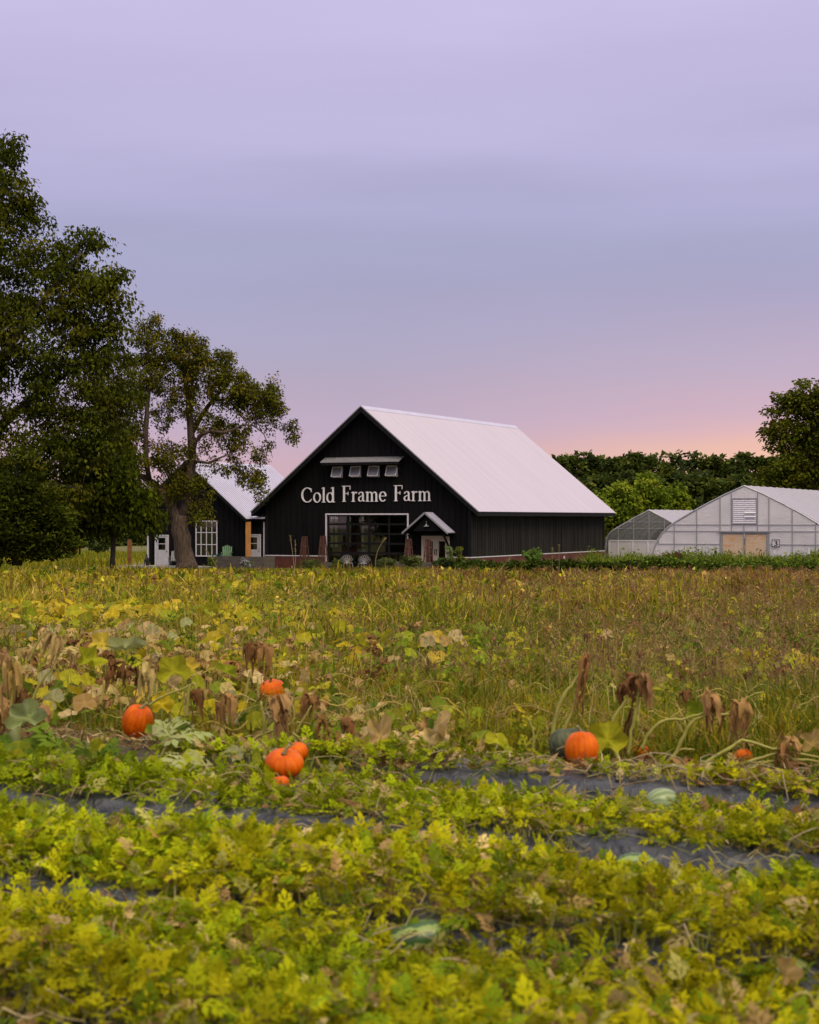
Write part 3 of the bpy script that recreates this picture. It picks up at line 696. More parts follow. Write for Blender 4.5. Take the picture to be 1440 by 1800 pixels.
obelisk(718.5, -2.6, 'slender obelisk trellis against the right edge of the glazed door', 1.5)
obelisk(753, -2.6, 'red-brown obelisk trellis standing before the porch doors', 1.5)
# garden chairs
def adirondack(loc, rz, m, label, group=None):
    t = empty('garden_chair', loc, rz, label, 'chair', group)
    for i in range(5):
        x = -.24+i*.12; G().bar((x, .22, .30), (x*1.15, .55, .98+.05*(2-abs(i-2))), .1, .02).make('back_slat', m, t)
    for i in range(5): G().box(-.28, .28, -.28+i*.1, -.19+i*.1, .36-.02*i, .38-.02*i).make('seat_slat', m, t)
    for s in (-1, 1):
        G().box(s*.30-.03, s*.30+.03, -.30, -.22, 0, .58).make('leg', m, t)
        G().bar((s*.30, -.22, .30), (s*.30, .62, .03), .03, .10).make('leg', m, t)
        G().box(s*.33-.06, s*.33+.06, -.36, .38, .585, .61).make('armrest', m, t)
        G().box(s*.30-.02, s*.30+.02, .30, .36, .15, .58).make('arm_post', m, t)
    return t
adirondack(A.world(A.u(399,-.9), -.9, .45), ANG+.5, M_greenchair, 'green slatted garden chair on the shed porch right of the grid window')
M_bluechair = mat('teal_chair_paint', (.04,.10,.09), rough=.6)
adirondack(A.world(A.u(384,-.5), -.5, .30), ANG-.5, M_bluechair, 'dark teal garden chair half hidden left of the green one')
M_greychair = mat('grey_chair_paint', (.25,.26,.26), rough=.6)
adirondack(A.world(A.u(306,-.9), -.9, .1), ANG+.3, M_greychair, 'grey garden chair beside the pear tree trunk')
g = G(); g.box(A.u(379,-1.2), A.u(430,-1.2), -1.35, -.05, .1, .32); dk = g.make('porch_deck', M_greywood); dk.location = (A.X0, A.D0, A.z0); dk.rotation_euler = (0,0,ANG)
tag(dk, 'raised grey wooden deck under the green chair', 'deck')
def shell_chair(px, v, label, rz):
    u = B.u(px, v); t = empty('wire_chair', B.world(u, v, .05), ANG+rz, label, 'chair', 'white wire shell chairs before the glazed door')
    for k in range(7):
        a = -1.05+k*.35; n = 12; pts = []
        for i in range(n+1):
            q = i/n*2*math.pi; r = .25+.25*math.cos(q); w = .075*math.sin(q)
            pts.append((.0+math.sin(a)*r*1.0+math.cos(a)*w, .22+.12*r, .42+math.cos(a)*r*1.05-math.sin(a)*w))
        G().tube(pts, .011, 5).make('back_loop', M_chair, t)
    g = G(); g.tube([(.26*math.cos(i*.5236), .02+.25*math.sin(i*.5236), .42) for i in range(13)], .016, 5)
    for x in (-.15, -.05, .05, .15): g.tube([(x,-.2,.42),(x,.0,.40),(x,.24,.42)], .01, 4)
    g.make('seat', M_chair, t)
    for sx in (-1, 1):
        for sy in (-1, 1): G().tube([(sx*.18, sy*.16, .42), (sx*.26, sy*.24, 0)], .016, 5).make('leg', M_chair, t)
shell_chair(612.5, -2.2, 'white wire shell chair, the narrower one turned to the left', .9)
shell_chair(637.5, -2.6, 'white wire shell chair, the wider one facing the field', 0)

# ================= greenhouses
def greenhouse(f, prof, L, wallcols, rows_z, label, pm, rm, hoops, door=None, vent=None, name='greenhouse', low=None):
    t = f.root(name, label, 'greenhouse')
    full = prof + [(-u, z) for u, z in prof[-2::-1]]
    us = np.array([p[0] for p in full]); zs = np.array([p[1] for p in full])
    top = lambda u: float(np.interp(u, us, zs))
    cols = sorted(wallcols)
    hold = []
    if door: hold.append(door)
    if vent: hold.append(vent)
    fr = G(); seq = [full[0][0]] + cols + [full[-1][0]]
    for a, b in zip(seq[:-1], seq[1:]):
        if b-a < .05: continue
        zr = sorted([0]+[z for z in rows_z]+[99]+[zz for h in hold for zz in (h[2], h[3]) if h[0]-.02 < (a+b)/2 < h[1]+.02 and zz > .1])
        for c, d in zip(zr[:-1], zr[1:]):
            m = (a+b)/2; mz = (c+min(d, top(m)))/2
            if any(h[0]-.02 < m < h[1]+.02 and h[2] < mz < h[3] for h in hold): continue
            cc = [x for x in np.linspace(a+.012, b-.012, 7)]
            pts_top = [(x, min(d-.012 if d < 90 else 99, top(x)-.02)) for x in cc]
            pts_top = [p for p in pts_top if p[1] > c+.03]
            if len(pts_top) < 2: continue
            pts = [(pts_top[0][0], c+.012), (pts_top[-1][0], c+.012)] + pts_top[::-1]
            o = random.uniform(-.006,.006); G().prism(pts, .02+o, .028+o).make('wall_panel', pm, t)
    for u in cols:
        if top(u) > .2:
            z0 = 0
            if door and door[0]+.05 < u < door[1]-.05: z0 = door[3]
            zt = top(u)
            if vent and vent[0]+.05 < u < vent[1]-.05:
                G().box(u-.025, u+.025, -.03, .018, z0, vent[2]).make('stud', M_ghframe, t); continue
            G().box(u-.025, u+.025, -.03, .018, z0, zt).make('stud', M_ghframe, t)
    def inside(z):
        xs_ = np.linspace(full[0][0], full[-1][0], 400); ok = [x for x in xs_ if top(x) > z]; return ok[0], ok[-1]
    for z in rows_z:
        a, b = inside(z); segs = [(a, b)]
        for h in hold:
            if h[2]-.01 < z < h[3]-.05:
                segs = [s for (p, q_) in segs for s in ((p, min(q_, h[0])), (max(p, h[1]), q_)) if s[1]-s[0] > .1]
        for p, q_ in segs: G().box(p, q_, -.022, .012, z-.02, z+.02).make('rail', M_ghframe, t)
    # hoops and covering
    for v in np.linspace(0, L, hoops):
        G().tube([(u, v+.03, z) for u, z in full], .04 if v else .055, 6).make('hoop', M_ghframe if v else M_galv, t)
    for lo, hi, nm in ((0, len(prof)-1, 'roof_film'), (len(prof)-1, len(full)-1, 'roof_film')):
        vs, fs = [], []; nv_ = hoops*3
        for i in range(lo, hi+1):
            for j in range(nv_+1):
                v = L*j/nv_; sag = .035*abs(math.sin(math.pi*j/3))
                u, z = full[i]; q_ = math.hypot(u, z-1) or 1
                vs.append((u+.05*u/q_-sag*u/q_, v, z+.05-sag))
        w = nv_+1
        for i in range(hi-lo):
            for j in range(nv_): fs.append((i*w+j, i*w+j+1, (i+1)*w+j+1, (i+1)*w+j))
        G().add(vs, fs).make(nm, rm, t, smooth=True)
    for (u, z) in (full[3], full[len(prof)-1], full[-4]): G().tube([(u, .05, z-.09), (u, L, z-.09)], .03, 5).make('purlin', M_ghframe, t)
    if vent:
        a, b, c, d = vent; g = G(); frame_rect(g, a-.05, b+.05, c-.05, d+.05, -.06, .03, .07); vt = g.make('louvre_vent', M_ghframe, t)
        n = 12; hh = (d-c-.04)/n; m = (a+b)/2
        for i in range(n):
            for x0, x1 in ((a+.025, m-.01), (m+.01, b-.025)):
                z = c+.02+i*hh; tl = .03 if not (x0 > m-.1 and i in (3, 5)) else .10
                G().add([(x0,-.03-tl,z),(x1,-.03-tl,z),(x1,-.012,z+hh*.93),(x0,-.012,z+hh*.93),(x0,-.03-tl+.012,z),(x1,-.03-tl+.012,z),(x1,0,z+hh*.93),(x0,0,z+hh*.93)],
                        [(0,1,2,3),(7,6,5,4),(0,4,5,1),(2,6,7,3),(0,3,7,4),(1,5,6,2)]).make('slat', M_white, vt)
    if door:
        a, b, c, d = door; m = (a+b)/2; g = G(); frame_rect(g, a-.05, b+.05, 0, d+.05, -.05, .03, .09, bottom=False); g.box(a-.2, b+.2, -.10, -.052, d+.03, d+.11); dr = g.make('door', M_ghframe, t)
        for x0, x1 in ((a+.04, m-.03), (m+.03, b-.04)):
            g = G(); frame_rect(g, x0, x1, .05, d-.04, -.02, .02, .06); lf = g.make('door_leaf', M_ghframe, dr)
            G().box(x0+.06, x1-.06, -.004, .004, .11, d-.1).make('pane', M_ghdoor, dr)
    return t, top
H = Frame(20.6, 105.0, -1.2)
def prof_px(f, pts): 
    r = []
    for px, py in pts:
        u = f.u(px); r.append((u, max(0, f.z(py, u))))
    r[-1] = (0.0, r[-1][1]); return r
pH = prof_px(H, [(1145,1000),(1147,975),(1151,961),(1156,950),(1164,938),(1174,928),(1186,918.5),(1215,901),(1245,884.5),(1275,869),(1308,854)])
cH = [H.u(x) for x in (1185.5,1225,1266,1286,1308,1332,1352,1393,1434)]
rH = [H.z(957, 0), H.z(934, 0), H.z(922.5, 0), H.z(900,0)]
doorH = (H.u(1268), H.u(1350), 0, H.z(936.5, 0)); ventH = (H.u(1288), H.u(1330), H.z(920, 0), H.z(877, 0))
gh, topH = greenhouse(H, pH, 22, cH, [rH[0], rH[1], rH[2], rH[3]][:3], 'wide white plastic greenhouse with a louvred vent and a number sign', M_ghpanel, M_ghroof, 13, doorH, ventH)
# number sign on the end wall
su0, su1 = H.u(1357), H.u(1371.5); sz0, sz1 = H.z(961.5, su0), H.z(948, su0)
sg = G().box(su0, su1, -.055, -.035, sz0, sz1).make('number_sign', M_white, gh)
g = G(); w = .055; L_ = su1-su0; Hh = sz1-sz0
for k in range(4):
    a = su0+L_*(k+.14)/4; b = su0+L_*(k+.86)/4
    if k in (1,2) or True:
        g.box(a, b, -.062, -.056, sz0+.0, sz0+w); g.box(a, b, -.062, -.056, sz1-w, sz1)
    c = sz0+Hh*(k+.2)/4; d = sz0+Hh*(k+.8)/4
    g.box(su0, su0+w, -.0635, -.0565, c, d); g.box(su1-w, su1, -.0635, -.0565, c, d)
g.make('dashed_border', M_signblack, sg)
letter('3', su0+L_*.22, sz0+Hh*.18, L_*.86, Hh*.64, -.057, sg, M_signblack, name='digit', th=.005)
J = Frame(18.52, 132.0, -1.6)
pJ = prof_px(J, [(1063,1000),(1064,985),(1064.5,960),(1066,948),(1070,940),(1076,934),(1087,927),(1114,911),(1141,896.5)])
gh2, topJ = greenhouse(J, pJ, 12, [J.u(x) for x in (1087,1114,1141,1168,1190)], [J.z(951,0), J.z(929.5,0), J.z(917.5,0)],
    'smaller greenhouse with smoky see-through end wall between barn and wide greenhouse', M_ghclear, M_ghroof, 7)
g = G(); a, b = J.u(1071,-.4), J.u(1152,-.4); lo = empty('cold_frame_screen', J.world(0,-.4,0), ANG, 'low white-framed panel screen before the smaller greenhouse', 'screen')
zt = J.z(951.5, 0, -.4)
n_ = 4; ks = [J.u(x,-.4) for x in (1071, 1086.5, 1112, 1139, 1160)]
for k in ks: G().box(k-.05, k+.05, -.04, .04, 0, zt).make('post', M_white, lo)
G().box(ks[0], ks[-1], -.038, .038, zt, zt+.09).make('rail', M_white, lo)
G().box(ks[0], ks[-1], -.038, .038, .25, .4).make('rail', M_white, lo)
for p, q_ in zip(ks[:-1], ks[1:]): G().box(p+.05, q_-.05, -.005, .005, .4, zt).make('panel', M_ghpanel, lo)
# stakes and things by the greenhouse
for i, (px, d, h, lb) in enumerate(((1361, 100, 1.25, 'short pale stake in the weeds below the number sign'), (1421.5, 99, 1.4, 'white-capped stake in the weeds at the right edge'))):
    t = empty('stake', (P(px, 990, d).x, d, gzf(0, d)), 0, lb, 'stake')
    G().box(-.04,.04,-.04,.04,0,h-.35).make('post', M_greywood, t); G().box(-.07,.07,-.07,.07,h-.35,h).make('cap', M_offwhite, t)
# orange field post far left
t = P(228, 972, 128); t.z = gzf(0,128)
o = G().box(-.15,.15,-.12,.12,0,1.9).make('marker_post', mat('orange_brown_wood', (.17,.07,.02), rough=.8, var=.3)); o.location = t
tag(o, 'tall orange-brown post in the meadow left of the small building', 'post')
o2 = G(); o2.lathe((0,0,0), [(.0,0),(.16,.0),(.18,.5),(.14,.62),(.05,.75),(.05,.9),(0,.9)], 10); bb = o2.make('garden_hydrant', M_signblack); bb.location = (P(258,980,117).x, 117, gzf(0,117)); tag(bb, 'dark squat drum standing against the left corner of the small building', 'drum')
# ------------------------------------------------------------------ leaf templates
def T(v, t): return np.array(v, float), np.array(t, int)
LEAF = [T([(0,0,0),(-.33,.5,.10),(0,1,-.05),(.33,.5,.08)], [(0,3,2),(0,2,1)]),
        T([(0,0,0),(-.28,.4,.12),(.02,.95,-.18),(.30,.45,.05)], [(0,3,2),(0,2,1)])]
MAPLE = [T([(0,0,0),(-.5,.35,.06),(-.28,.55,0),(-.45,.85,-.08),(0,1.05,-.12),(.45,.85,-.06),(.28,.55,.02),(.5,.35,.08)],
           [(0,2,1),(0,4,2),(2,4,3),(0,6,4),(6,5,4),(0,7,6)])]
LANCE = [T([(0,0,0),(-.13,.4,.05),(0,1,-.12),(.13,.4,.04)], [(0,3,2),(0,2,1)])]
NEEDLE = [T([(0,0,0),(-.16,.8,.02),(0,1,-.1),(.16,.75,.02)], [(0,3,2),(0,2,1)]), T([(0,0,0),(-.35,.5,.1),(.1,.9,-.1),(.3,.3,-.05)], [(0,3,2),(0,2,1)])]

def tree(name, label, px, d, limbs, blobs, ncl, nleaf, lsize, cols, bark, seed, group=None, cat='tree', tmpl=LEAF, csize=.55,
         droop=.3, flat=.7, twig=.012, deps=1.0, colw=None, bare=0, hang=0, cvar=.25):
    """trunk and limbs from photo-pixel polylines at distance d; every leaf clump is joined to the nearest wood by its own branch"""
    rs = np.random.RandomState(seed); np.random.seed(seed)
    bx = P(px, 0, d).x; bzz = gzf(bx, d); base = Vector((bx, d, bzz)); sc_ = d/F
    t = empty(name, base, 0, label, cat, group)
    tr = G(); nodes = []; nrad = []
    for li, L in enumerate(limbs):
        pts = [P(q[0], q[1], d) + Vector((0, q[2], 0)) - base for q in L]; r = [q[3] for q in L]
        fine, fr = [], []
        for i in range(len(pts)-1):
            n = max(2, int((pts[i+1]-pts[i]).length/.5))
            for k in range(n):
                f = k/n; p = pts[i].lerp(pts[i+1], f); w = r[i]*(1-f)+r[i+1]*f
                fine.append(p + Vector(rs.uniform(-1,1,3))*w*.10); fr.append(w*(1+rs.uniform(-.07,.07)))
        fine.append(pts[-1]); fr.append(r[-1])
        tr.tube(fine, fr, 10 if r[0] > .15 else 6)
        k0 = 1 if li else min(3, len(fine)-2); nodes += fine[k0:]; nrad += fr[k0:]
    tr.make('trunk', bark, t, smooth=True)
    # clump centres
    w = np.array([b[4]*b[2]*b[3] for b in blobs], float); w /= w.sum(); cen = []
    bi = rs.choice(len(blobs), ncl, p=w)
    for k in bi:
        cx, cy, rx, ry = blobs[k][:4]
        while True:
            q = rs.uniform(-1, 1, 3)
            rr = np.linalg.norm(q)
            if rr < 1 and (rr > .45 or rs.rand() < .35): break
        off = blobs[k][5] if len(blobs[k]) > 5 else 0
        p = P(cx+q[0]*rx, cy+q[2]*ry, d) - base + Vector((0, off + q[1]*(rx+ry)/2*sc_*deps, 0)); cen.append(np.array(p))
    cen = np.array(cen); N = np.array([tuple(p) for p in nodes]); R = list(nrad)
    order = np.argsort([np.min(np.linalg.norm(N-c, axis=1)) for c in cen]); bg = G(); ends = []
    Nl = [tuple(p) for p in N]; arr = np.array(Nl)
    for ci in order:
        c = cen[ci]; dd = np.linalg.norm(arr-c, axis=1) + .35*np.maximum(0, arr[:,2]-c[2]); j = int(np.argmin(dd))
        a = arr[j]; L = np.linalg.norm(c-a); n = max(2, min(6, int(L/.6)+1)); pts = []
        side = rs.normal(0, .12*L, 3)
        for i in range(n+1):
            f = i/n; p = a*(1-f)+c*f + side*math.sin(math.pi*f) + np.array([0,0, .10*L*math.sin(math.pi*f)]); pts.append(p)
        r0 = min(R[j]*.75, .02+.022*L); rr = [r0*(1-i/n)+twig*(i/n) for i in range(n+1)]
        bg.tube(pts, rr, 5 if r0 > .03 else 4)
        arr = np.concatenate([arr, np.array(pts[1:])]); R += rr[1:]
    if bare:                                        # leafless twig ends
        for k in range(bare):
            j = rs.randint(len(arr)-len(cen)*2, len(arr)); a = arr[j]; dirn = rs.normal(0, 1, 3); dirn[2] = -abs(dirn[2])*.6; dirn /= np.linalg.norm(dirn)
            L = rs.uniform(.5, 1.5); p1 = a+dirn*L*.5; p2 = a+dirn*L+np.array([0,0,-.2*L])
            bg.tube([a, p1, p2], [twig, twig*.8, twig*.5], 3)
    bg.make('branch', bark, t, smooth=True, kind='stuff')
    # leaves
    per = np.maximum(3, rs.poisson(nleaf/ncl, ncl)); own = np.repeat(np.arange(ncl), per); n = len(own)
    cs = csize*rs.uniform(.6, 1.4, ncl)[own]
    q = rs.normal(0, 1, (n, 3)); q /= np.linalg.norm(q, axis=1)[:, None]; q *= (rs.rand(n)**.45)[:, None]
    pos = cen[own] + q*cs[:, None]*np.array([1, 1, flat]); pos[:, 2] -= hang*cs*rs.rand(n)
    ccol = pal(cols, ncl, colw, cvar*.8)[own]*(1.22+rs.uniform(-.15,.15,(n,1)))
    yaw = np.arctan2(q[:,1], q[:,0])-1.571+rs.normal(0,.8,n); pitch = rs.normal(-droop, .5, n); roll = rs.normal(0, .6, n)
    V, Tt, Cc = scatter(tmpl, pos, yaw, pitch, roll, lsize*rs.uniform(.65, 1.3, n), ccol)
    np_mesh('crown', V, Tt, Cc, M_leaf, t)
    return t

g_dk = [(.036,.046,.004),(.050,.060,.005),(.070,.080,.006)]
# big broad-leaved tree at the left edge
tree('maple_tree', 'huge dark green tree cut by the left edge of the photo', -70, 92,
     [[(-75,1010,0,.75),(-70,900,0,.6),(-60,760,0,.5),(-40,600,0,.35),(-25,430,0,.2),(0,290,0,.06)],
      [(-65,800,0,.3),(0,745,.5,.26),(60,690,1,.2),(130,640,1,.12),(200,590,1,.05)],
      [(-55,700,0,.3),(20,620,-1,.2),(90,520,-1,.12),(150,450,-1,.05)],
      [(-60,850,0,.25),(10,840,-1,.18),(90,850,-1,.10),(150,860,-1,.05)],
      [(-60,700,0,.3),(-130,600,0,.2),(-180,520,0,.1)], [(-60,720,0,.25),(-50,560,3,.2),(-20,420,3,.1)]],
     [(-10,285,45,48,1),(14,262,24,26,1),(10,345,50,52,1.2),(48,378,34,36,1.2),(-60,420,110,120,.9),(70,462,75,48,1.2),(140,432,32,26,1.1),(110,520,85,55,1.1),(168,508,52,34,1),(172,428,10,8,2.2),(222,490,11,9,2.2),(150,418,18,14,1.4),(198,478,20,10,1.6),(212,540,14,12,1.4),
      (205,492,20,16,1),(60,600,125,85,.9),(165,600,60,52,1),(195,560,28,22,1),(-60,600,130,110,.7),(100,690,120,70,.9),(205,665,50,55,.9),(30,790,120,70,.8),(130,780,100,60,.9),
      (-80,760,120,90,.6),(60,870,100,50,.8),(165,720,80,60,.9)],
     760, 70000, .25, g_dk+[(.10,.10,.008)], M_bark2, 11, tmpl=LEAF+LANCE, csize=.95, droop=.7, flat=.6, colw=[3,3,2,1], deps=.9)
# slender young tree whose stem shows left of the shed
tree('ash_tree', 'slender drooping green tree with a thin stem left of the small building', 198, 97,
     [[(198,1004,0,.17),(199,960,0,.14),(200,925,0,.13),(197,860,0,.10),(190,790,0,.05)],[(200,930,0,.08),(225,895,0,.05),(250,880,0,.03)],[(199,920,0,.08),(165,890,0,.05),(130,870,0,.03)]],
     [(190,850,70,60,1),(135,870,55,52,1),(235,885,42,38,1.1),(185,905,60,24,1.1),(262,905,14,20,.8),(130,915,34,22,.9),(170,790,60,40,.8)],
     170, 17000, .30, [(.055,.070,.004),(.078,.095,.005),(.042,.055,.004)], M_bark2, 12, tmpl=LANCE+LEAF, csize=.75, droop=1.0, hang=.8, deps=.8)
# old pear tree
pear_l = [[(327,1004,0,.70),(326,985,0,.60),(322,960,0,.53),(317,930,0,.50),(317,905,0,.50)],
          [(317,918,0,.40),(306,898,0,.30),(290,872,0,.26),(272,852,.3,.22),(250,838,.5,.18),(215,829,.8,.15),(170,827,1,.12),(158,829,1,.10)],
          [(164,828,1,.12),(163,790,1,.13),(162,750,1,.11),(165,725,1,.05)],
          [(320,912,0,.36),(329,880,0,.31),(334,840,0,.28),(338,800,0,.27),(336,760,0,.24),(330,700,.3,.18),(322,650,.5,.11),(315,610,.5,.05)],
          [(262,846,.4,.16),(258,810,-.3,.17),(259,760,-.6,.15),(262,710,-.6,.13),(268,660,-.6,.09),(262,610,-.6,.05),(258,575,-.6,.02)],
          [(338,800,0,.16),(346,776,-.4,.13),(358,764,-.7,.115),(376,759,-1,.10),(396,762,-1.1,.085),(415,756,-1,.07),(430,748,-1,.055),(450,750,-1,.04),(466,764,-1,.03),(475,785,-1,.02),(482,806,-1,.01)],
          [(336,765,0,.18),(352,730,.6,.15),(372,700,1,.12),(400,668,1,.08),(435,655,1,.05)],
          [(372,702,1,.10),(410,700,.5,.08),(455,690,.4,.05),(495,720,.4,.03)],
          [(338,810,0,.12),(370,815,-1.2,.08),(405,800,-1.3,.05),(430,830,-1.3,.03)], [(330,700,.3,.1),(345,650,0,.07),(350,600,0,.03)]]
tree('pear_tree', 'old gnarled pear tree with a thick leaning trunk before the small building', 326, 104, pear_l,
     [(266,562,18,14,1.2),(252,590,26,22,1),(285,612,48,34,1),(330,618,42,34,1.1),(312,588,22,14,1),(370,650,42,36,1.1),(392,628,22,16,1),(405,680,46,34,1.1),(448,690,38,26,1.1),
      (482,702,28,26,1.1),(508,750,14,16,1.3),(515,768,8,8,1.8),(480,675,10,14,1),(470,725,34,24,1),(430,720,30,20,.8),(300,660,50,40,.9),(245,660,42,44,.9),(330,700,38,30,.8),(288,728,24,28,.6),(222,700,42,40,.9),
      (205,755,50,40,.9),(180,725,36,36,.8),(240,800,50,34,.8),(300,795,40,32,.8),(350,790,28,26,.8),(365,735,34,22,.6),(395,762,30,20,1.2),(370,745,24,20,.9),(425,750,20,16,1.0),(470,770,14,20,.5),(420,785,22,22,1),(395,815,26,18,1),(440,835,26,22,1.2),(456,800,14,14,1),(462,860,10,16,1),
      (300,850,50,26,.8),(230,850,50,20,.5),(350,860,34,30,.5),(360,905,24,26,.3)],
     1000, 50000, .17, [(.082,.086,.006),(.115,.112,.008),(.055,.06,.005),(.16,.12,.012)], M_bark, 13, csize=.43, flat=1.0, hang=.5, droop=.6, deps=.9, bare=260, colw=[3,2,3,1])
# dark pine at the lower left
tree('pine_tree', 'dark bushy pine at the lower left edge reaching the grass', 30, 87,
     [[(30,995,0,.3),(32,900,0,.22),(30,830,0,.1),(30,800,0,.03)]],
     [(32,830,38,36,1),(30,880,75,40,1),(60,920,72,38,1),(20,930,95,42,1),(50,962,80,24,1.2),(-20,960,70,30,1),(0,880,60,40,1)],
     230, 26000, .30, [(.030,.040,.004),(.045,.056,.005),(.062,.075,.006)], M_bark2, 14, tmpl=NEEDLE, csize=.75, flat=.5, droop=-.2, deps=.9)
# right maple behind the wide greenhouse
tree('maple_tree', 'tall green tree behind the wide greenhouse at the right edge', 1432, 140,
     [[(1432,965,0,.45),(1430,850,0,.35),(1432,760,0,.25),(1425,700,0,.1),(1424,670,0,.03)],[(1430,840,0,.2),(1400,790,0,.12),(1375,760,0,.05)],[(1430,820,0,.2),(1470,760,0,.1)]],
     [(1426,690,26,30,1),(1402,712,22,20,1),(1378,700,14,14,1),(1372,722,20,15,1),(1440,720,40,40,1),(1378,760,34,20,1),(1358,768,14,12,1),(1430,780,55,36,.8),(1375,795,26,14,.7),(1400,840,58,40,1),(1368,850,36,34,1),(1480,760,60,80,.8),(1440,900,80,40,1)],
     260, 24000, .34, [(.068,.082,.006),(.098,.11,.008),(.048,.058,.005)], M_bark2, 15, tmpl=LEAF, csize=.9, deps=.8)
# round bright trees before the pines
for i, (px, top, rx, lb) in enumerate(((1085, 848, 42, 'bright green round tree rising right behind the barn roof end'), (1135, 838, 48, 'bright green round tree in the middle above the small greenhouse'), (1183, 850, 40, 'bright green round tree left of the wide greenhouse roof'))):
    tree('willow_tree', lb, px, 175+i*3, [[(px,965,0,.3),(px,910,0,.22),(px+3,top+25,0,.06)]],
         [(px,top+24,rx*.55,26,1),(px-8,top+50,rx*.95,30,1),(px+6,top+82,rx,34,1),(px,top+110,rx*1.1,26,1),(px-rx*.5,top+34,12,14,.8),(px+rx*.5,top+38,12,14,.8)],
         150, 15000, .42, [(.12,.165,.012),(.16,.20,.014),(.085,.12,.010)], M_bark2, 30+i, csize=.95, cvar=.2, deps=.9)
# dark pines of the far treeline
ORD = 'first second third fourth fifth sixth seventh eighth ninth tenth eleventh twelfth thirteenth fourteenth fifteenth sixteenth seventeenth eighteenth nineteenth twentieth twenty-first twenty-second twenty-third'.split()
rs = np.random.RandomState(5)
tops = [(958,812),(984,802),(1006,806),(1028,797),(1048,806),(1072,809),(1092,806),(1118,797),(1140,797),(1163,801),(1188,799),(1222,795),(1246,806),(1262,800),(1284,808),(1308,799),(1332,808),(1352,806),(1382,800),(1412,806),(1440,802),(1470,800),(1500,806)]
def pine(px, top, d, seed, g_, lb):
    hgt = 968-top; pine_r = rs.uniform(20, 28)*260/d
    kind = rs.rand()
    bl = [(px+rs.uniform(-3,3), top+hgt*.05, pine_r*.30, hgt*.06, 2.2)]
    for k in range(7):
        f = (k+.8)/7; w = pine_r*(.62+.62*f**.7)*rs.uniform(.85,1.15); bl.append((px+rs.uniform(-6,6), top+hgt*(.05+.72*f), w, hgt*.075, 1))
    return tree('pine_tree', lb, px, d, [[(px,968,0,.28),(px+rs.uniform(-3,3),(968+top)/2,0,.18),(px,top+4,0,.03)]], bl, 85, 2900, .86,
         [(.050,.070,.014),(.068,.092,.016),(.092,.115,.018),(.046,.066,.020)], M_bark2, seed, group=g_, tmpl=NEEDLE+LEAF, csize=.85, flat=.45, droop=-.1, deps=1.0)
for i, (px, top) in enumerate(tops):
    pine(px, top, 262+rs.uniform(-8,8), 50+i, 'pines of the far treeline', ORD[i]+' pine from the barn roof in the skyline row of the far treeline')
for i, px in enumerate((985,1022,1060,1100,1150,1205,1240,1272,1300,1340,1378,1420)):
    pine(px, 838+rs.uniform(-8,10), 238+rs.uniform(-6,6), 90+i, 'lower pines before the far treeline', ORD[i]+' of the lower dark pines counted rightwards from the barn roof end')
# trees far behind on the left, seen under the crowns
for i, (px, top) in enumerate(((95,880),(130,893),(158,886),(188,898),(215,890),(245,897),(272,890),(300,885))):
    pine(px, top, 225+rs.uniform(-8,8), 120+i, 'far trees on the left', ORD[i]+' far dark tree from the left, seen under the crowns left of the small building')
# shrub and young tree in the meadow on the left
tree('shrub', 'pale green upright shrub in the meadow left of the thin stem', 172, 116, [[(172,972,0,.08),(173,940,0,.05),(172,912,0,.02)],[(172,965,0,.05),(182,935,0,.02)]],
     [(172,930,7,16,1),(170,950,20,16,1),(185,950,13,18,1),(158,955,12,10,1)], 60, 4200, .17, [(.12,.16,.05),(.10,.15,.03),(.16,.19,.07)], M_bark2, 140, cat='shrub', csize=.32)
tree('shrub', 'low dark shrub between the pine and the pale shrub', 140, 120, [[(140,975,0,.08),(141,945,0,.03)]],
     [(140,950,24,14,1),(150,945,14,12,1)], 40, 3000, .17, [(.04,.065,.02),(.06,.085,.03)], M_bark2, 141, cat='shrub', csize=.35)
tree('flower_patch', 'patch of orange-red flowers beside the dark shrub', 125, 122, [[(125,978,0,.03),(126,960,0,.01)]],
     [(125,960,18,7,1),(132,957,12,6,1)], 40, 1800, .14, [(.42,.09,.02),(.5,.16,.04),(.12,.13,.03)], M_bark2, 142, cat='flowers', csize=.3, colw=[2,2,1])
# garden plants against the barn front
def bush(name, lb, px, py, rx, ry, d, n, ls, cols, seed, cat='plant', tmpl=LEAF, cs=.22):
    return tree(name, lb, px, d, [[(px,1003,0,.03),(px,py,0,.015)]], [(px,py,rx,ry,1),(px+rx*.3,py+ry*.5,rx*.8,ry*.6,1)], max(14, n//60), n, ls, cols, M_bark2, seed, cat=cat, csize=cs, tmpl=tmpl)
bush('bush', 'dark leafy bush right of the porch doors', 782, 992, 22, 11, 104.5, 2600, .16, [(.03,.05,.015),(.045,.075,.02)], 150, 'bush')
bush('conifer_shrub', 'slim olive columnar shrub right of the porch doors', 808, 978, 5, 17, 104, 1400, .12, [(.13,.13,.02),(.10,.12,.02)], 151, 'shrub', cs=.16)
bush('tall_weed', 'pale tall weed left of the olive columnar shrub', 791, 968, 4, 17, 103, 500, .16, [(.16,.2,.08),(.13,.18,.05)], 152, 'weed', LANCE, cs=.14)
bush('bush', 'olive plants in the planter beside the slender trellis', 722, 985, 16, 8, 104.2, 1500, .14, [(.09,.11,.03),(.06,.08,.02)], 153, 'bush')
bush('bush', 'small bush under the left end of the glazed door', 588, 992, 16, 8, 106, 1200, .14, [(.06,.08,.03),(.09,.11,.04)], 154, 'bush')
bush('bush', 'arching leafy bush under the middle of the glazed door', 678, 990, 14, 10, 105, 1300, .18, [(.08,.10,.03),(.12,.13,.04)], 155, 'bush', LANCE)
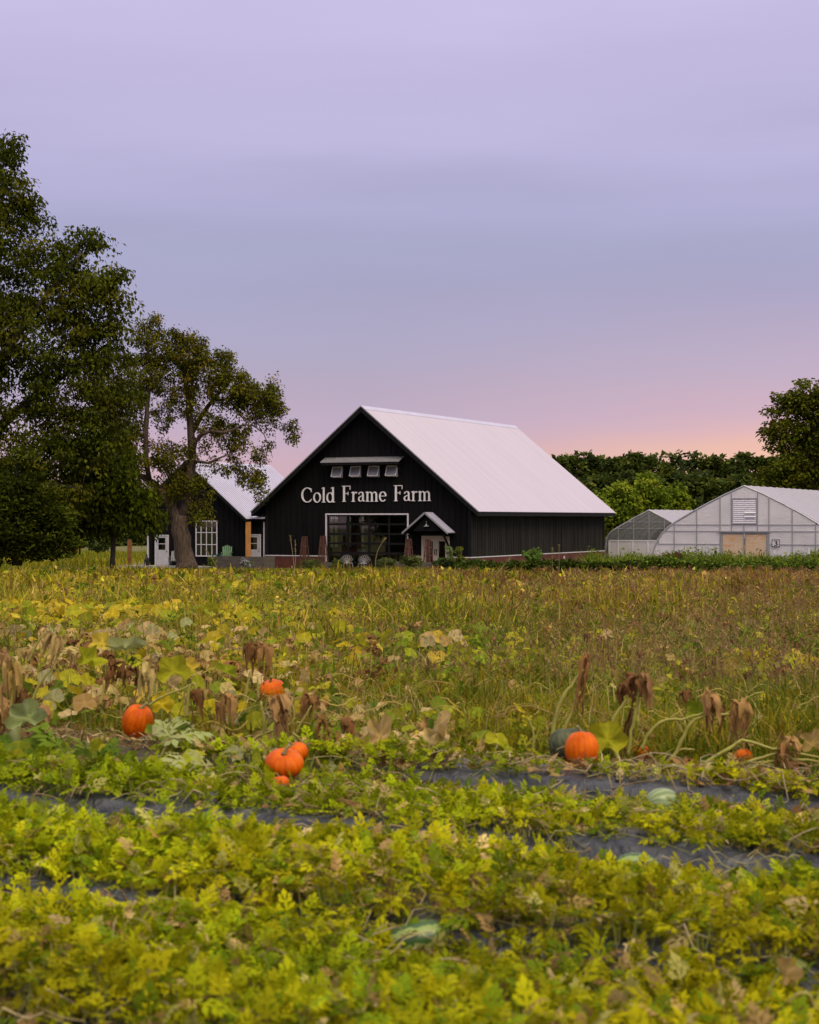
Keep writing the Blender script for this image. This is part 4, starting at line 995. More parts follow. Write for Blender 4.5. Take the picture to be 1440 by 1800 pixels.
bush('bush', 'leafy plants around the two left trellises', 548, 992, 24, 8, 107, 1700, .16, [(.09,.11,.03),(.07,.10,.02)], 156, 'bush', LANCE)
bush('bush', 'light green rounded bush against the barn side wall', 935, 975, 15, 10, 108, 1900, .13, [(.10,.17,.03),(.12,.19,.04)], 157, 'bush')
bush('flowering_plant', 'white-flowered plants in the long grey timber planter', 432, 988, 12, 5, 106.5, 700, .13, [(.55,.52,.55),(.12,.15,.06),(.07,.10,.03)], 158, 'flowers', LANCE)
bush('tall_weed', 'upright green weed left of the long grey planter', 373, 985, 4, 13, 100, 500, .18, [(.10,.14,.03),(.14,.17,.04)], 159, 'weed', LANCE, cs=.15)
bush('bush', 'sprawling dark vine in the weeds at the left greenhouse corner', 1182, 982, 20, 9, 99, 1500, .16, [(.04,.07,.02),(.07,.10,.02),(.12,.06,.02)], 160, 'bush')
bush('bush', 'leafy plant before the olive columnar shrub', 835, 990, 18, 9, 103, 1600, .15, [(.05,.08,.02),(.08,.11,.03)], 161, 'bush')
bush('tall_weed', 'pale tall weed standing before the pine on the left', 32, 962, 6, 20, 90, 500, .16, [(.14,.17,.07),(.11,.15,.05)], 162, 'weed', LANCE, cs=.15)
# single tall grass stalks crossing the barn
def stalk(lb, pts, d, head, col, r=.008):
    base = P(pts[0][0], pts[0][1], d); b = Vector((base.x, d, gzf(0, d)))
    t = empty('grass_stalk', b, 0, lb, 'grass stalk')
    pp_ = [P(x, y, d)-b for x, y in pts]; G().tube(pp_, [r*1.3]+[r]*(len(pp_)-1), 4).make('stem', col, t)
    n = 26; rs2 = np.random.RandomState(len(lb)); a, c = np.array(pp_[-2]), np.array(pp_[-1]); f = rs2.rand(n)[:, None]
    a = a+(c-a)*(1-head)
    V, Tt, Cc = scatter(LANCE, a+(c-a)*f, rs2.uniform(0,6.28,n), rs2.uniform(.3,1.3,n), np.zeros(n), .07*rs2.uniform(.7,1.2,n)*d/50, pal([(.28,.22,.10)], n))
    np_mesh('seed_head', V, Tt, Cc, M_grass, t)
M_straw = mat('dry_straw', (.30,.24,.11), rough=.8, var=.2)
M_greenstem = mat('green_stem', (.15,.17,.05), rough=.7, var=.2)
stalk('tall arched grass stalk crossing the glazed door', [(661,1018),(660,985),(664,968),(671,955),(680,945)], 62, .9, M_straw)
stalk('dry stalk leaning right before the barn side wall', [(862,1022),(880,1000),(899,979)], 60, .5, M_straw)
stalk('upright stalk with small tuft before the barn side wall', [(971,1022),(971,990),(971,964)], 62, .35, M_greenstem)
stalk('upright stalk right of the tufted one before the barn side wall', [(983,1022),(983,990),(983,958)], 62, .4, M_greenstem)
stalk('grass stalk before the dark wall left of the barn trellises', [(520,1020),(516,985),(512,955),(510,942)], 64, .8, M_straw)
stalk('curved stalk beside the one left of the barn trellises', [(516,1020),(520,980),(519,950)], 64, .8, M_straw)
stalk('tall grass stalk left of the thin tree stem', [(388,1020),(379,990),(362,968)], 70, .3, M_straw)

# ------------------------------------------------------------------ meadow grass and weeds (nobody could count it)
np.random.seed(21)
def field_x(N, d, m=1.0): return np.random.uniform(-1, 1, N)*(.262*d+m)
BL = [T([(-.5,0,0),(.5,0,0),(-.36,.55,.0),(.36,.55,.0),(0,1,0)], [(0,1,3),(0,3,2),(2,3,4)]),
      ]
def blades(N, d, x, h, w, cols, bend=.5, wts=None, z0=0.0, cw=None, col=None):
    """bent blades: base width w, height h"""
    y = d; z = gz(x, y)+z0; yaw = np.random.uniform(0, 6.283, N); lean = np.abs(np.random.normal(0, bend, N)); cw = pal(cols, N, wts) if col is None else col
    fx, fy = np.cos(yaw), np.sin(yaw); sx, sy = -fy, fx
    # always show some width to whoever looks along the field
    yaw2 = np.random.uniform(-1.0, 1.0, N); sx, sy = np.cos(yaw2), np.sin(yaw2)
    V = np.zeros((N, 5, 3)); ts = [(0, .5, -1), (0, .5, 1), (.55, .4, -1), (.55, .4, 1), (1, 0, 0)]
    for i, (t_, ww, s) in enumerate(ts):
        V[:, i, 0] = x + fx*h*lean*t_**2 + sx*w*ww*s; V[:, i, 1] = y + fy*h*lean*t_**2 + sy*w*ww*s
        V[:, i, 2] = z + h*t_*(1-.25*lean*t_)
    Tt = np.array([(0,1,3),(0,3,2),(2,3,4)])[None] + (np.arange(N)*5)[:, None, None]
    return V.reshape(-1, 3), Tt.reshape(-1, 3), np.repeat(cw, 5, 0)
def zonecol(x, d, N):
    """grass colour over the field: green near, olive, straw and red-brown towards the right and far side"""
    n1 = noise2(x, d*.5, .55); n2 = noise2(x+40, d*.4, .25); side = np.clip((x/(.24*d)+.25), 0, 1); far = np.clip((d-22)/45, 0, 1)
    green = np.array((.14,.17,.010)); olive = np.array((.29,.24,.018)); straw = np.array((.46,.33,.075)); red = np.array((.29,.145,.045)); yel = np.array((.45,.38,.015))
    r = np.random.rand(N)
    pr = np.clip(.06+.50*side*far*(.4+n2), 0, .6); ps = .10+.22*far*n1; py_ = .05+.16*(1-side)*n2*(.4+far); pg = np.clip(.58-.30*far+1.5*(n1-.5), .05, .95); ps = ps*(1.4-n2); pr = pr*np.where(n2 < .35, .3, 1)
    lum = (.42+.5*noise2(x*1.5+70, d*.8, 1.3)+.42*noise2(x*.5+11, d*.35, .6))[:, None]
    nr_ = np.clip((30-d)/12, 0, 1); pg = np.clip(pg+.4*nr_, 0, .92); ps = ps*(1-.45*nr_); pr = pr*(1-.5*nr_)
    c = lum*np.where((r < pr)[:, None], red, np.where((r < pr+ps)[:, None], straw, np.where((r < pr+ps+py_)[:, None], yel, np.where((np.random.rand(N) < pg)[:, None], green, olive))))
    return np.clip(c*np.random.uniform(.65, 1.4, (N, 1))*np.random.uniform(.92, 1.08, (N, 3)), .003, .9)
N = 170000
d = 14.3*(84/14.3)**np.random.rand(N); x = field_x(N, d)
c_row = d + .46*x
keep = (c_row > 14.9) & ~clear(x, d)
d, x = d[keep], x[keep]; N = len(d)
h = (.10+.55*noise2(x, d*.6, .9)**1.5*noise2(x+9, d*1.2, 2.1)**.5+.08*np.clip((d-20)/30,0,1))*np.random.uniform(.4, 1.6, N); h *= .62+.38*np.clip((d-17)/12, 0, 1)
m1 = blades(N, d, x, h, np.maximum(.013, .0010*d)*np.random.uniform(.5,1.6,N), None, 1.15, col=zonecol(x, d, N))
# feathery seed heads on thin stems
N = 9000; d = 18*(82/18)**np.random.rand(N); x = field_x(N, d); k = np.random.rand(N) < np.clip(.25+.9*(x/(.24*d)), .12, 1); d, x = d[k], x[k]; N = len(d)
hh = .48+.22*np.random.rand(N); hc = pal([(.24,.13,.07),(.30,.20,.09),(.17,.09,.05)], N)
pos = np.stack([x, d, gz(x, d)+hh*.8], -1); rep = 7
pr_ = np.repeat(pos, rep, 0)+np.random.normal(0, 1, (N*rep, 3))*np.array([.035,.035,.05])
m2 = scatter(LANCE, pr_, np.random.uniform(0,6.28,N*rep), np.random.uniform(-.2,1.3,N*rep), np.zeros(N*rep), np.maximum(.07, .0022*pr_[:,1])*np.random.uniform(.6,1.3,N*rep), np.repeat(hc, rep, 0))
m3 = blades(N, d, x, hh, np.maximum(.004, .0004*d), [(.22,.19,.06)], .2)
# broad-leaved weeds and brighter curled blades mixed in
N = 52000; d = 14.6*(84/14.6)**np.random.rand(N); x = field_x(N, d); nn = noise2(x*2.1+5, d*1.1, 1.7); ok = (np.random.rand(N) < np.clip((nn-.32)*2.4, .06, 1)) & (d+.46*x > 15.4) & ~clear(x, d); d, x, nn = d[ok], x[ok], nn[ok]; N = len(d)
wc = zonecol(x, d, N)*np.random.uniform(.5, 1.8, (N,1)); yy = (np.random.rand(N) < .14*(1.2-np.clip(x/(.24*d), -1, 1))) & (d > 20); wc[yy] = pal([(.42,.36,.02),(.36,.33,.03)], int(yy.sum()))
m4 = scatter(LEAF+LANCE, np.stack([x, d, gz(x, d)+(.10+.36*nn*np.random.rand(N))*np.where(d > 20, 1, .7)], -1), np.random.uniform(0,6.28,N), np.random.normal(.3,.6,N), np.random.normal(0,.7,N), np.minimum(.17, np.maximum(.07, .0026*d))*np.random.uniform(.5,1.7,N), np.clip(wc, .004, .8))
N = 16000; d = 14.6*(60/14.6)**np.random.rand(N); x = field_x(N, d); ok = (d+.46*x > 15.2) & ~clear(x, d); d, x = d[ok], x[ok]; N = len(d)
m5 = blades(N, d, x, .30+.3*np.random.rand(N), np.maximum(.016, .0009*d), [(.24,.26,.03),(.42,.33,.12),(.16,.22,.03),(.34,.22,.08)], 1.6)
# leafy weed clumps standing above the grass
K = 330; kd = 17*(80/17)**np.random.rand(K); kx = field_x(K, kd, .3); kh = np.random.uniform(.30,.62,K); kc = pal([(.12,.17,.012),(.17,.21,.015),(.28,.27,.02),(.36,.24,.07),(.20,.11,.04)], K, [4,4,2,1.4,1], .2)
own = np.repeat(np.arange(K), 44); n = len(own); f = np.random.rand(n)**.7; sp = .20*(1.1-f)*np.random.normal(0,1,(2,n))*(1+kd[own]/60)
ps_ = np.stack([kx[own]+sp[0], kd[own]+sp[1], gz(kx, kd)[own]+kh[own]*f], -1); okk = ~clear(ps_[:,0], ps_[:,1]); ps_ = ps_[okk]; own = own[okk]; n = len(own)
m6 = scatter(LANCE+LEAF, ps_, np.random.uniform(0,6.28,n), np.random.normal(.5,.5,n), np.random.normal(0,.4,n), np.clip(.003*kd[own], .09, .2)*np.random.uniform(.6,1.4,n), np.clip(kc[own]*np.random.uniform(.7,1.3,(n,1)), .003, .8))
V, Tt, Cc = joinm(m1, m2, m3, m4, m5, m6)
tag(np_mesh('meadow_grass', V, Tt, Cc, M_grass), 'tangled olive, straw and red-brown grass filling the field', 'grass', kind='stuff')
# far lawn and meadow left of and behind the buildings
N = 56000; d = 83+93*np.random.rand(N)**1.4; x = np.random.uniform(-1.05,1.05,N)*(.26*d)
tall = noise2(x, d, .35); h = np.where((d > 118), .25+.5*tall, .12+.22*tall*(x > -18))*np.random.uniform(.6,1.3,N)
cc = pal([(.13,.16,.012),(.20,.20,.016),(.34,.28,.025)], N, [3,2,1]); rb = (x > 2) & (d < 96) & (np.random.rand(N) < .5); cc[rb] = pal([(.22,.12,.045),(.3,.21,.06)], int(rb.sum())); yl = (d > 122) & (d < 140) & (np.random.rand(N) < .45); cc[yl] = pal([(.36,.30,.03),(.42,.34,.04)], int(yl.sum()))
ok = ~((x > -21) & (x < 30) & (d > 106) & (d < 140))
m1 = blades(int(ok.sum()), d[ok], x[ok], h[ok], .07*np.random.uniform(.6,1.3,int(ok.sum())), None, .5, col=cc[ok])
V, Tt, Cc = m1; tag(np_mesh('lawn_grass', V, Tt, Cc, M_grass), 'green lawn and meadow behind the field left of the buildings', 'grass', kind='stuff')
# light green weeds before the greenhouses and the barn side
N = 34000; x = np.random.uniform(3.8, 28, N); d = np.random.uniform(97.5, 103, N); ok = (x > 10.5) | (np.random.rand(N) < .10); x, d = x[ok], d[ok]; N = len(x)
h = (.75+.75*noise2(x*1.5, d, .9))*np.random.uniform(.6,1.15,N)*np.where(x > 10.5, 1.0, .55)
h = h*np.random.uniform(.35,1.1,N); wp = [(.13,.19,.015),(.17,.23,.02),(.22,.25,.05),(.08,.12,.012)]
m1 = blades(N, d, x, h, .07*np.random.uniform(.5,1.4,N), wp, .75)
kk = np.random.rand(N) < .55; nk = int(kk.sum()); m2 = scatter(LEAF+LANCE, np.stack([x[kk], d[kk], gz(x[kk], d[kk])+h[kk]*np.random.rand(nk)**.4], -1), np.random.uniform(0,6.28,nk), np.random.normal(0,.7,nk), np.random.normal(0,.6,nk), .2*np.random.uniform(.5,1.4,nk), pal(wp, nk, var=.3))
V, Tt, Cc = joinm(m1, m2); tag(np_mesh('tall_weeds', V, Tt, Cc, M_grass), 'light green weeds along the foot of the greenhouses', 'weeds', kind='stuff')
# dark green crop row in front of them
N = 26000; x = np.random.uniform(2.5, 28, N); d = np.random.normal(95.5, .55, N); top = .40+.42*noise2(x*2, d, .8)
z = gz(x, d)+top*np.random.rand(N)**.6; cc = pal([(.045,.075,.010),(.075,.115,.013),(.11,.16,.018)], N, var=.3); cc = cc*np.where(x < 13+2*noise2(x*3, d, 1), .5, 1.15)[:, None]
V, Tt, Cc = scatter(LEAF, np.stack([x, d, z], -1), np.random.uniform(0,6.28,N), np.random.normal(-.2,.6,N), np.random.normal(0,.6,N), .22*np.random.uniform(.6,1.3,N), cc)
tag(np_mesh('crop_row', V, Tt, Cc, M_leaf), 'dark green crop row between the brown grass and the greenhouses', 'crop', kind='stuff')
# ------------------------------------------------------------------ crop field near the camera
ROWS = [5.6, 8.06, 10.60, 13.05, 15.6, 18.1]      # bed lines: y = c - SLP*x
SLP = .46; CD = math.cos(math.atan(SLP)); RA = -math.atan(SLP)
def film_mat():
    m = mat('black_mulch_film', (.014,.017,.021), rough=.26, spec=.7); nt = m.node_tree; n = nt.nodes; l = nt.links; b = n['Principled BSDF']
    tc = n.new('ShaderNodeTexCoord'); nz = n.new('ShaderNodeTexNoise'); nz.inputs['Scale'].default_value = 5; nz.inputs['Detail'].default_value = 8; nz.inputs['Distortion'].default_value = 2.0
    l.new(tc.outputs['Object'], nz.inputs['Vector'])
    bp = n.new('ShaderNodeBump'); bp.inputs['Strength'].default_value = 1; bp.inputs['Distance'].default_value = .06; l.new(nz.outputs[0], bp.inputs['Height']); l.new(bp.outputs[0], b.inputs['Normal'])
    n2 = n.new('ShaderNodeTexNoise'); n2.inputs['Scale'].default_value = 4; n2.inputs['Detail'].default_value = 8; l.new(tc.outputs['Object'], n2.inputs['Vector'])
    r = n.new('ShaderNodeValToRGB'); l.new(n2.outputs[0], r.inputs[0]); r.color_ramp.elements[0].position = .52; r.color_ramp.elements[1].position = .75
    r.color_ramp.elements[0].color = (.013,.016,.020,1); r.color_ramp.elements[1].color = (.06,.06,.05,1); l.new(r.outputs[0], b.inputs['Base Color'])
    r2 = n.new('ShaderNodeMapRange'); r2.inputs[3].default_value = .18; r2.inputs[4].default_value = .5; l.new(n2.outputs[0], r2.inputs[0]); l.new(r2.outputs[0], b.inputs['Roughness'])
    return m
M_film = film_mat()
bedlab = ['black film bed nearest the camera, nearly buried in vines', 'second black film bed from the camera, showing in small patches', 'long black film bed crossing the vines below the pumpkins',
          'black film bed under the orange pumpkin on the right', 'grassed-over film bed behind the pumpkins', 'farthest film bed, hidden in the weeds']
for ri, c in enumerate(ROWS[:4]):
    nu, nv = 220, 15; Lh = 6.5
    u = np.linspace(-Lh if ri < 3 else .1, Lh, nu); prof = [(-.46,-.05),(-.45,-.01),(-.43,.03),(-.40,.075),(-.37,.105),(-.32,.13),(-.22,.143),(-.1,.148),(.0,.15),(.1,.148),(.22,.14),(.32,.13),(.4,.10),(.44,.05),(.47,-.03)]
    V = []
    for j, (pv, pz) in enumerate(prof):
        wob = .035*np.sin(u*2.1+c)+.02*np.sin(u*5.3+j*.2)
        zz = pz + (noise2(u*3+c*7, np.full(nu, pv*6), 1.7)-.5)*.035*(pz > .02) + .010*np.sin(u*9+pv*14)*(pz > .05)
        V.append(np.stack([u, pv+wob, zz], -1))
    V = np.array(V); idx = np.arange(nu*nv).reshape(nv, nu); q = np.stack([idx[:-1,:-1], idx[:-1,1:], idx[1:,1:], idx[1:,:-1]], -1).reshape(-1,4)
    Tt = np.concatenate([q[:, [0,1,2]], q[:, [0,2,3]]])
    o = np_mesh('mulch_bed', V.reshape(-1,3), Tt, None, M_film, smooth=True)
    cy = c + .36; o.location = (0, cy, gzf(0, cy)); o.rotation_euler = (0, 0, RA); tag(o, bedlab[ri], 'mulch bed', 'black film beds across the field')
def rowdist(x, y):
    """signed distance to the nearest bed's near shoulder, and which bed"""
    c = y + SLP*x; D = np.array([c-r for r in ROWS]); k = np.argmin(np.abs(D), 0); return np.take_along_axis(D, k[None], 0)[0]*CD, k
def canopy(x, y):
    """how lush the melon vines are, 0..1, leaving the shoulders of the beds bare in stretches"""
    r, k = rowdist(x, y); n = noise2(x*1.1+k*9, y*1.1, 1.1); n2 = noise2(x+90, y+k*5, 2.3)
    lush = .55+.6*n
    gap = np.exp(-((r+.08)/np.where(k == 2, .34, .27)*(.75+.5*noise2(x*3, y*3, 1.7)))**2)
    openn = np.select([k == 2, k == 3, k == 1, k == 0], [np.where(x < -.15, 1.0, np.where(x < .95, .45, 1.0))*np.clip(1.2-.6*(n2 > .6), 0, 1), np.where(x > .1, np.where(x > 2.2, .5, 1.0), .25)*np.clip(1.2-.5*(n2 > .62), 0, 1), np.clip((n2-.58)*4, 0, 1), np.clip((n2-.45)*3, 0, 1)], 1)
    lush = lush*(1-gap*openn)
    mid = ((y+SLP*x) > ROWS[2]+.35) & ((y+SLP*x) < ROWS[3]+.2)
    return np.clip(np.where(mid, lush*.55*(n2 > .36)+.03, lush), 0, 1.2)
# melon leaf: deeply lobed, feathery
def melon_leaf(seed):
    r = np.random.RandomState(seed); V = []; Tt = []
    def lobe(x, y, a, L, w, lift):
        ca, sa = math.cos(a), math.sin(a); b = len(V); cv = r.uniform(.2,.6); k = r.uniform(.5,.7)
        for (s, t_, z) in ((0,0,.02),(-w*.72,k*L,.03),(0,L,-.04),(w*.72,(k+.05)*L,.03)):
            X, Y = x+s*ca+t_*sa, y-s*sa+t_*ca; V.append((X, Y, z+lift-cv*(X*X+max(0,Y-.3)**2)))
        for k_ in ((0,3,1),(1,3,2)): Tt.append(tuple(b+i for i in k_))
    lobe(0,.60,r.uniform(-.2,.2),.42,.15,0); lobe(0,0,0,.72,.07,.005)
    for s in (-1, 1):
        lobe(0,.50,s*r.uniform(.7,.95),.30,.12,.004*s); lobe(0,.26,s*r.uniform(.9,1.2),.42,.12,.006)
        if r.rand() < .8: lobe(s*.2,.36,s*r.uniform(.2,.5),.22,.10,.009)
        lobe(0,.05,s*r.uniform(1.5,1.9),.32,.11,.0); lobe(s*.1,.66,s*r.uniform(.3,.6),.2,.09,.01)
    return T(V, Tt)
MEL = [melon_leaf(s) for s in range(5)]
np.random.seed(31)
def melon_field(N, dmin, dmax):
    d = np.random.uniform(dmin, dmax, N*3); x = np.random.uniform(-1, 1, N*3)*(.26*d+.4)
    cn = canopy(x, d); ok = (np.random.rand(len(d)) < cn/1.2*(1+0*d)) & (d+SLP*x < ROWS[3]+.35) & ~clear(x, d) & (np.random.rand(len(d)) < (.24*d+.4)/(.24*dmax+.4))
    d, x, cn = d[ok][:N], x[ok][:N], cn[ok][:N]; N = len(d)
    clump = noise2(x*2.2, d*2.2, 1.5); hgt = .02+(.05+.20*clump)*cn*np.random.rand(N)**.55
    r, k = rowdist(x, d); onbed = np.where((r > 0) & (r < .8), .13, 0)
    pos = np.stack([x, d, gz(x, d)+hgt+onbed], -1)
    n1 = noise2(x+7, d+3, 1.0); n2b = noise2(x*2+17, d*2+3, 1.4); warm = np.clip(n1*1.2+.2*(d < 8.5)-.22+np.random.normal(0,.2,N), 0, 1)[:, None]
    g1 = np.array((.26,.32,.006)); g2 = np.array((.41,.37,.006)); col = g1*(1-warm)+g2*warm
    deep = np.random.rand(N) < .16; col[deep] = np.array((.15,.22,.008)); br = np.random.rand(N) < .05+.12*(n2b > .58); col[br] = pal([(.44,.31,.11),(.32,.20,.07),(.5,.38,.16)], int(br.sum()))
    pale = np.random.rand(N) < .03; col[pale] = np.array((.42,.40,.10))
    col = np.clip(col*np.random.uniform(.6,1.3,(N,1))*(.75+.5*noise2(x*1.7+3, d*1.7, 1.2))[:, None], .004, .8)
    yaw = np.random.uniform(0, 6.283, N); pitch = np.random.normal(.4, .65, N); roll = np.random.normal(0, .6, N)
    lf = scatter(MEL, pos, yaw, pitch, roll, .10*np.random.uniform(.35, 1.6, N), col)
    return lf, pos, yaw
lf, pos, yaw = melon_field(30000, 5.4, 14.2)
# petioles and trailing vines
k = np.random.rand(len(pos)) < .45; p = pos[k]; n = len(p)
b = p.copy(); b[:, 0] += np.random.normal(0,.05,n); b[:, 1] += np.random.normal(0,.05,n); b[:, 2] = gz(b[:,0], b[:,1])+.02
def sticks(a, b, w, col):
    n = len(a); s = np.random.uniform(-1,1,n)[:, None]*.3; side = np.stack([np.ones(n), s[:,0], np.zeros(n)], -1)*np.asarray(w).reshape(-1,1)/2
    m = (a+b)/2; V = np.stack([a-side, a+side, b-side*.7, b+side*.7, a+np.array([0,1,0])*side[:, :1]], 1)
    Tt = np.array([(0,1,3),(0,3,2),(0,2,4)])[None]+(np.arange(n)*5)[:, None, None]
    return V.reshape(-1,3), Tt.reshape(-1,3), np.repeat(col, 5, 0)
st = sticks(b, p, np.full(n,.006), pal([(.26,.30,.08),(.34,.32,.12)], n))
def vine_tubes(n, xr, dr, L, rad, cols, wig=.35, z0=.03, dirs=None, ok=None):
    """long wandering stems lying on the ground, as 4-sided tubes"""
    VV, TT, CC = [], [], []; base = 0; made = 0
    while made < n:
        d0 = np.random.uniform(*dr); x0 = np.random.uniform(-1,1)*(.26*d0+.3) if xr is None else np.random.uniform(*xr)
        if ok is not None and not ok(x0, d0): made += .05; continue
        a = np.random.uniform(0, 6.28) if dirs is None else np.random.normal(dirs, .5); m = 9; pts = []; X, Y = x0, d0; st_ = L*np.random.uniform(.5,1.2)/m
        ph = np.random.uniform(0,6.28)
        for i in range(m):
            pts.append((X, Y, gzf(X, Y)+z0+.02+.04*math.sin(i*.9+ph)+ (.10 if 0 < rowdist(np.array([X]), np.array([Y]))[0][0] < .8 else 0)))
            a += np.random.normal(0, wig); X += math.cos(a)*st_; Y += math.sin(a)*st_
        pts = np.array(pts); r = rad*np.random.uniform(.7,1.2)
        ring = np.array([(0,-1,0),(0,0,1),(0,1,0),(0,0,-1)]) if abs(math.cos(a)) > .5 else np.array([(1,0,0),(0,0,1),(-1,0,0),(0,0,-1)])
        V = (pts[:, None]+ring[None]*r).reshape(-1,3); Tt = []
        for i in range(m-1):
            for k_ in range(4):
                a_, b_, c_, d_ = i*4+k_, i*4+(k_+1)%4, (i+1)*4+(k_+1)%4, (i+1)*4+k_; Tt += [(a_,b_,c_),(a_,c_,d_)]
        VV.append(V); TT.append(np.array(Tt)+base); base += len(V); CC.append(np.repeat(pal(cols,1), len(V), 0)); made += 1
    return np.concatenate(VV), np.concatenate(TT), np.concatenate(CC)
vt = vine_tubes(420, None, (6, 13.5), 1.3, .0035, [(.30,.32,.10),(.42,.38,.16),(.22,.26,.06)])
vt2 = vine_tubes(200, None, (5.8, 13.5), .8, .004, [(.50,.42,.24),(.40,.30,.15)], z0=.12, wig=.5)
V, Tt, Cc = joinm(lf, st, vt, vt2)
tag(np_mesh('melon_vines', V, Tt, Cc, M_crop), 'yellow-green lobed melon vines carpeting the foreground', 'vines', kind='stuff')
# dry litter: straw and curled dead leaves between the beds
np.random.seed(41)
def litter(n, cols, L, W):
    d = np.random.uniform(5.5, 17, n*3); x = np.random.uniform(-1,1,n*3)*(.26*d+.3); c = d+SLP*x
    w = np.where((c > ROWS[2]+.3) & (c < ROWS[3]+.1), 1.0, np.where((c > ROWS[3]+.2) & (c < 15.0), .9, .28)); ok = np.random.rand(n*3) < w*np.clip(noise2(x*2, d*2, 2)*1.6, 0, 1)
    d, x = d[ok][:n], x[ok][:n]; n = len(d); r, _ = rowdist(x, d)
    pos = np.stack([x, d, gz(x, d)+.012+np.random.rand(n)*.05+np.where((r > .02) & (r < .76), .14, 0)], -1)
    return scatter([T([(-W,0,0),(W,0,0),(-W*.8,.5,.05),(W*.8,.5,.05),(0,1,-.02)], [(0,1,3),(0,3,2),(2,3,4)])], pos, np.random.uniform(0,6.28,n), np.random.normal(.1,.35,n), np.random.normal(0,.5,n), L*np.random.uniform(.5,1.4,n), pal(cols, n, var=.3))
l1 = litter(12000, [(.36,.27,.13),(.25,.17,.09),(.42,.36,.2),(.16,.10,.06)], .13, .035)
l2 = litter(5000, [(.30,.18,.07),(.40,.27,.11),(.18,.10,.04)], .09, .30)
V, Tt, Cc = joinm(l1, l2)
tag(np_mesh('dry_litter', V, Tt, Cc, M_crop), 'dry straw and dead leaf scraps lying on the beds and soil', 'litter', kind='stuff')

# ---- squash leaves: round, shallow lobed
def round_leaf(seed, cup=.25, wave=.06, ns=20, lob=5, lobe=.12):
    r = np.random.RandomState(seed); V = [(0,0,0)]; Tt = []; rings = (.35,.7,1.0); S = [(1.25,1.22,1.1)]; edge = r.uniform(.7,1.15)
    p1, p2, tw = r.uniform(0,6.28), r.uniform(0,6.28), r.uniform(-.5,.5); fold = r.uniform(-.2,.55)
    for ri, q in enumerate(rings):
        for i in range(ns):
            a = 2*math.pi*i/ns; rad = q*(1+(lobe*abs(math.cos(a*lob/2+.3))-lobe*.5)*(q**2)*2+(r.uniform(-.07,.05) if ri == 2 else 0))
            if abs(a-3*math.pi/2) < .35: rad *= 1-.55*q
            x, y = rad*math.cos(a)*.5, rad*math.sin(a)*.5
            z = cup*q*q*.5 + wave*q*math.sin(a*4+p1)+ .06*q*q*math.cos(a*7+p2)+tw*x*y*2-fold*abs(x)
            V.append((x, y, z*.5+r.uniform(-.015,.015)))
            vein = max(0, math.cos(a*5-1.57))**3; e = edge if ri == 2 else 1
            k_ = (.88+.22*vein)*(e if r.rand() < .6 else 1); S.append((k_*(1.05 if e != 1 else 1), k_, k_*(.9+.4*vein)))
    for i in range(ns):
        j = (i+1)%ns; Tt.append((0,1+i,1+j))
        for k_ in range(2):
            a, b, c, d_ = 1+k_*ns+i, 1+k_*ns+j, 1+(k_+1)*ns+j, 1+(k_+1)*ns+i; Tt += [(a,d_,c),(a,c,b)]
    return np.array(V, float), np.array(Tt, int), np.array(S)
def wilt_leaf(seed, op=.35, ns=20, L=1.0, crumple=.12):
    """a dead leaf hanging from its stalk: several curled, torn folds of different length"""
    r = np.random.RandomState(seed); V = []; Tt = []; S = []; nf = r.randint(6, 10); op = max(.18, min(op, .5))
    for f in range(nf):
        a = 6.28*f/nf+r.uniform(-.4,.4); ln = r.uniform(.25,1.0)*L*.60; out = op*r.uniform(.45,1.15); wd = r.uniform(.14,.30); m = 7; b = len(V); tw = r.uniform(-1.8,1.8); lift = r.uniform(0,.16)
        for i in range(m):
            t_ = i/(m-1); rr = out*math.sin(min(1.0, t_*1.6)*1.57)*(1-.35*t_); aa = a+tw*t_*.5
            cx, cy, cz = rr*math.cos(a)+r.normal(0,.03), rr*math.sin(a)+r.normal(0,.03), lift*math.sin(min(1,t_*2)*3.14)-ln*t_**1.4
            w = wd*((.30+1.0*math.sin(min(1,t_*1.15+.12)*3.0)**.7) if t_ < .93 else .25)*r.uniform(.65,1.25)
            for s_, dz in ((-1,r.uniform(-.05,.05)),(-.35,.0),(.35,.0),(1,r.uniform(-.05,.05))):
                cu = .06*(abs(s_)-.5)*(1+r.uniform(-1,1)*crumple*6)
                V.append((cx-math.sin(aa)*w*s_*.5+math.cos(aa)*cu, cy+math.cos(aa)*w*s_*.5+math.sin(aa)*cu, cz+dz+r.normal(0,.022)))
                q = r.uniform(.72,1.2); S.append((q, q*r.uniform(.92,1.02), q*r.uniform(.85,1.05)))
        for i in range(m-1):
            for j in range(3):
                p = b+i*4+j; Tt += [(p,p+1,p+5),(p,p+5,p+4)]
    return np.array(V, float), np.array(Tt, int), np.array(S)
RL = [round_leaf(s, cup=random.uniform(.1,.45), wave=random.uniform(.04,.1)) for s in range(5)]
WL = [wilt_leaf(s+20, op=.3+.12*(s%3), L=.8+.1*(s%4)) for s in range(6)]
YEL = [(.48,.38,.02),(.42,.37,.025),(.58,.45,.05)]; YG = [(.28,.31,.02),(.37,.36,.02),(.21,.27,.02)]; GRN = [(.10,.16,.015),(.15,.21,.02),(.08,.13,.014)]; TAN = [(.50,.38,.14),(.42,.30,.10),(.56,.44,.19)]; BRN = [(.30,.165,.06),(.40,.25,.10),(.20,.105,.04)]
PALE = [(.33,.36,.14),(.38,.39,.17)]
np.random.seed(51)
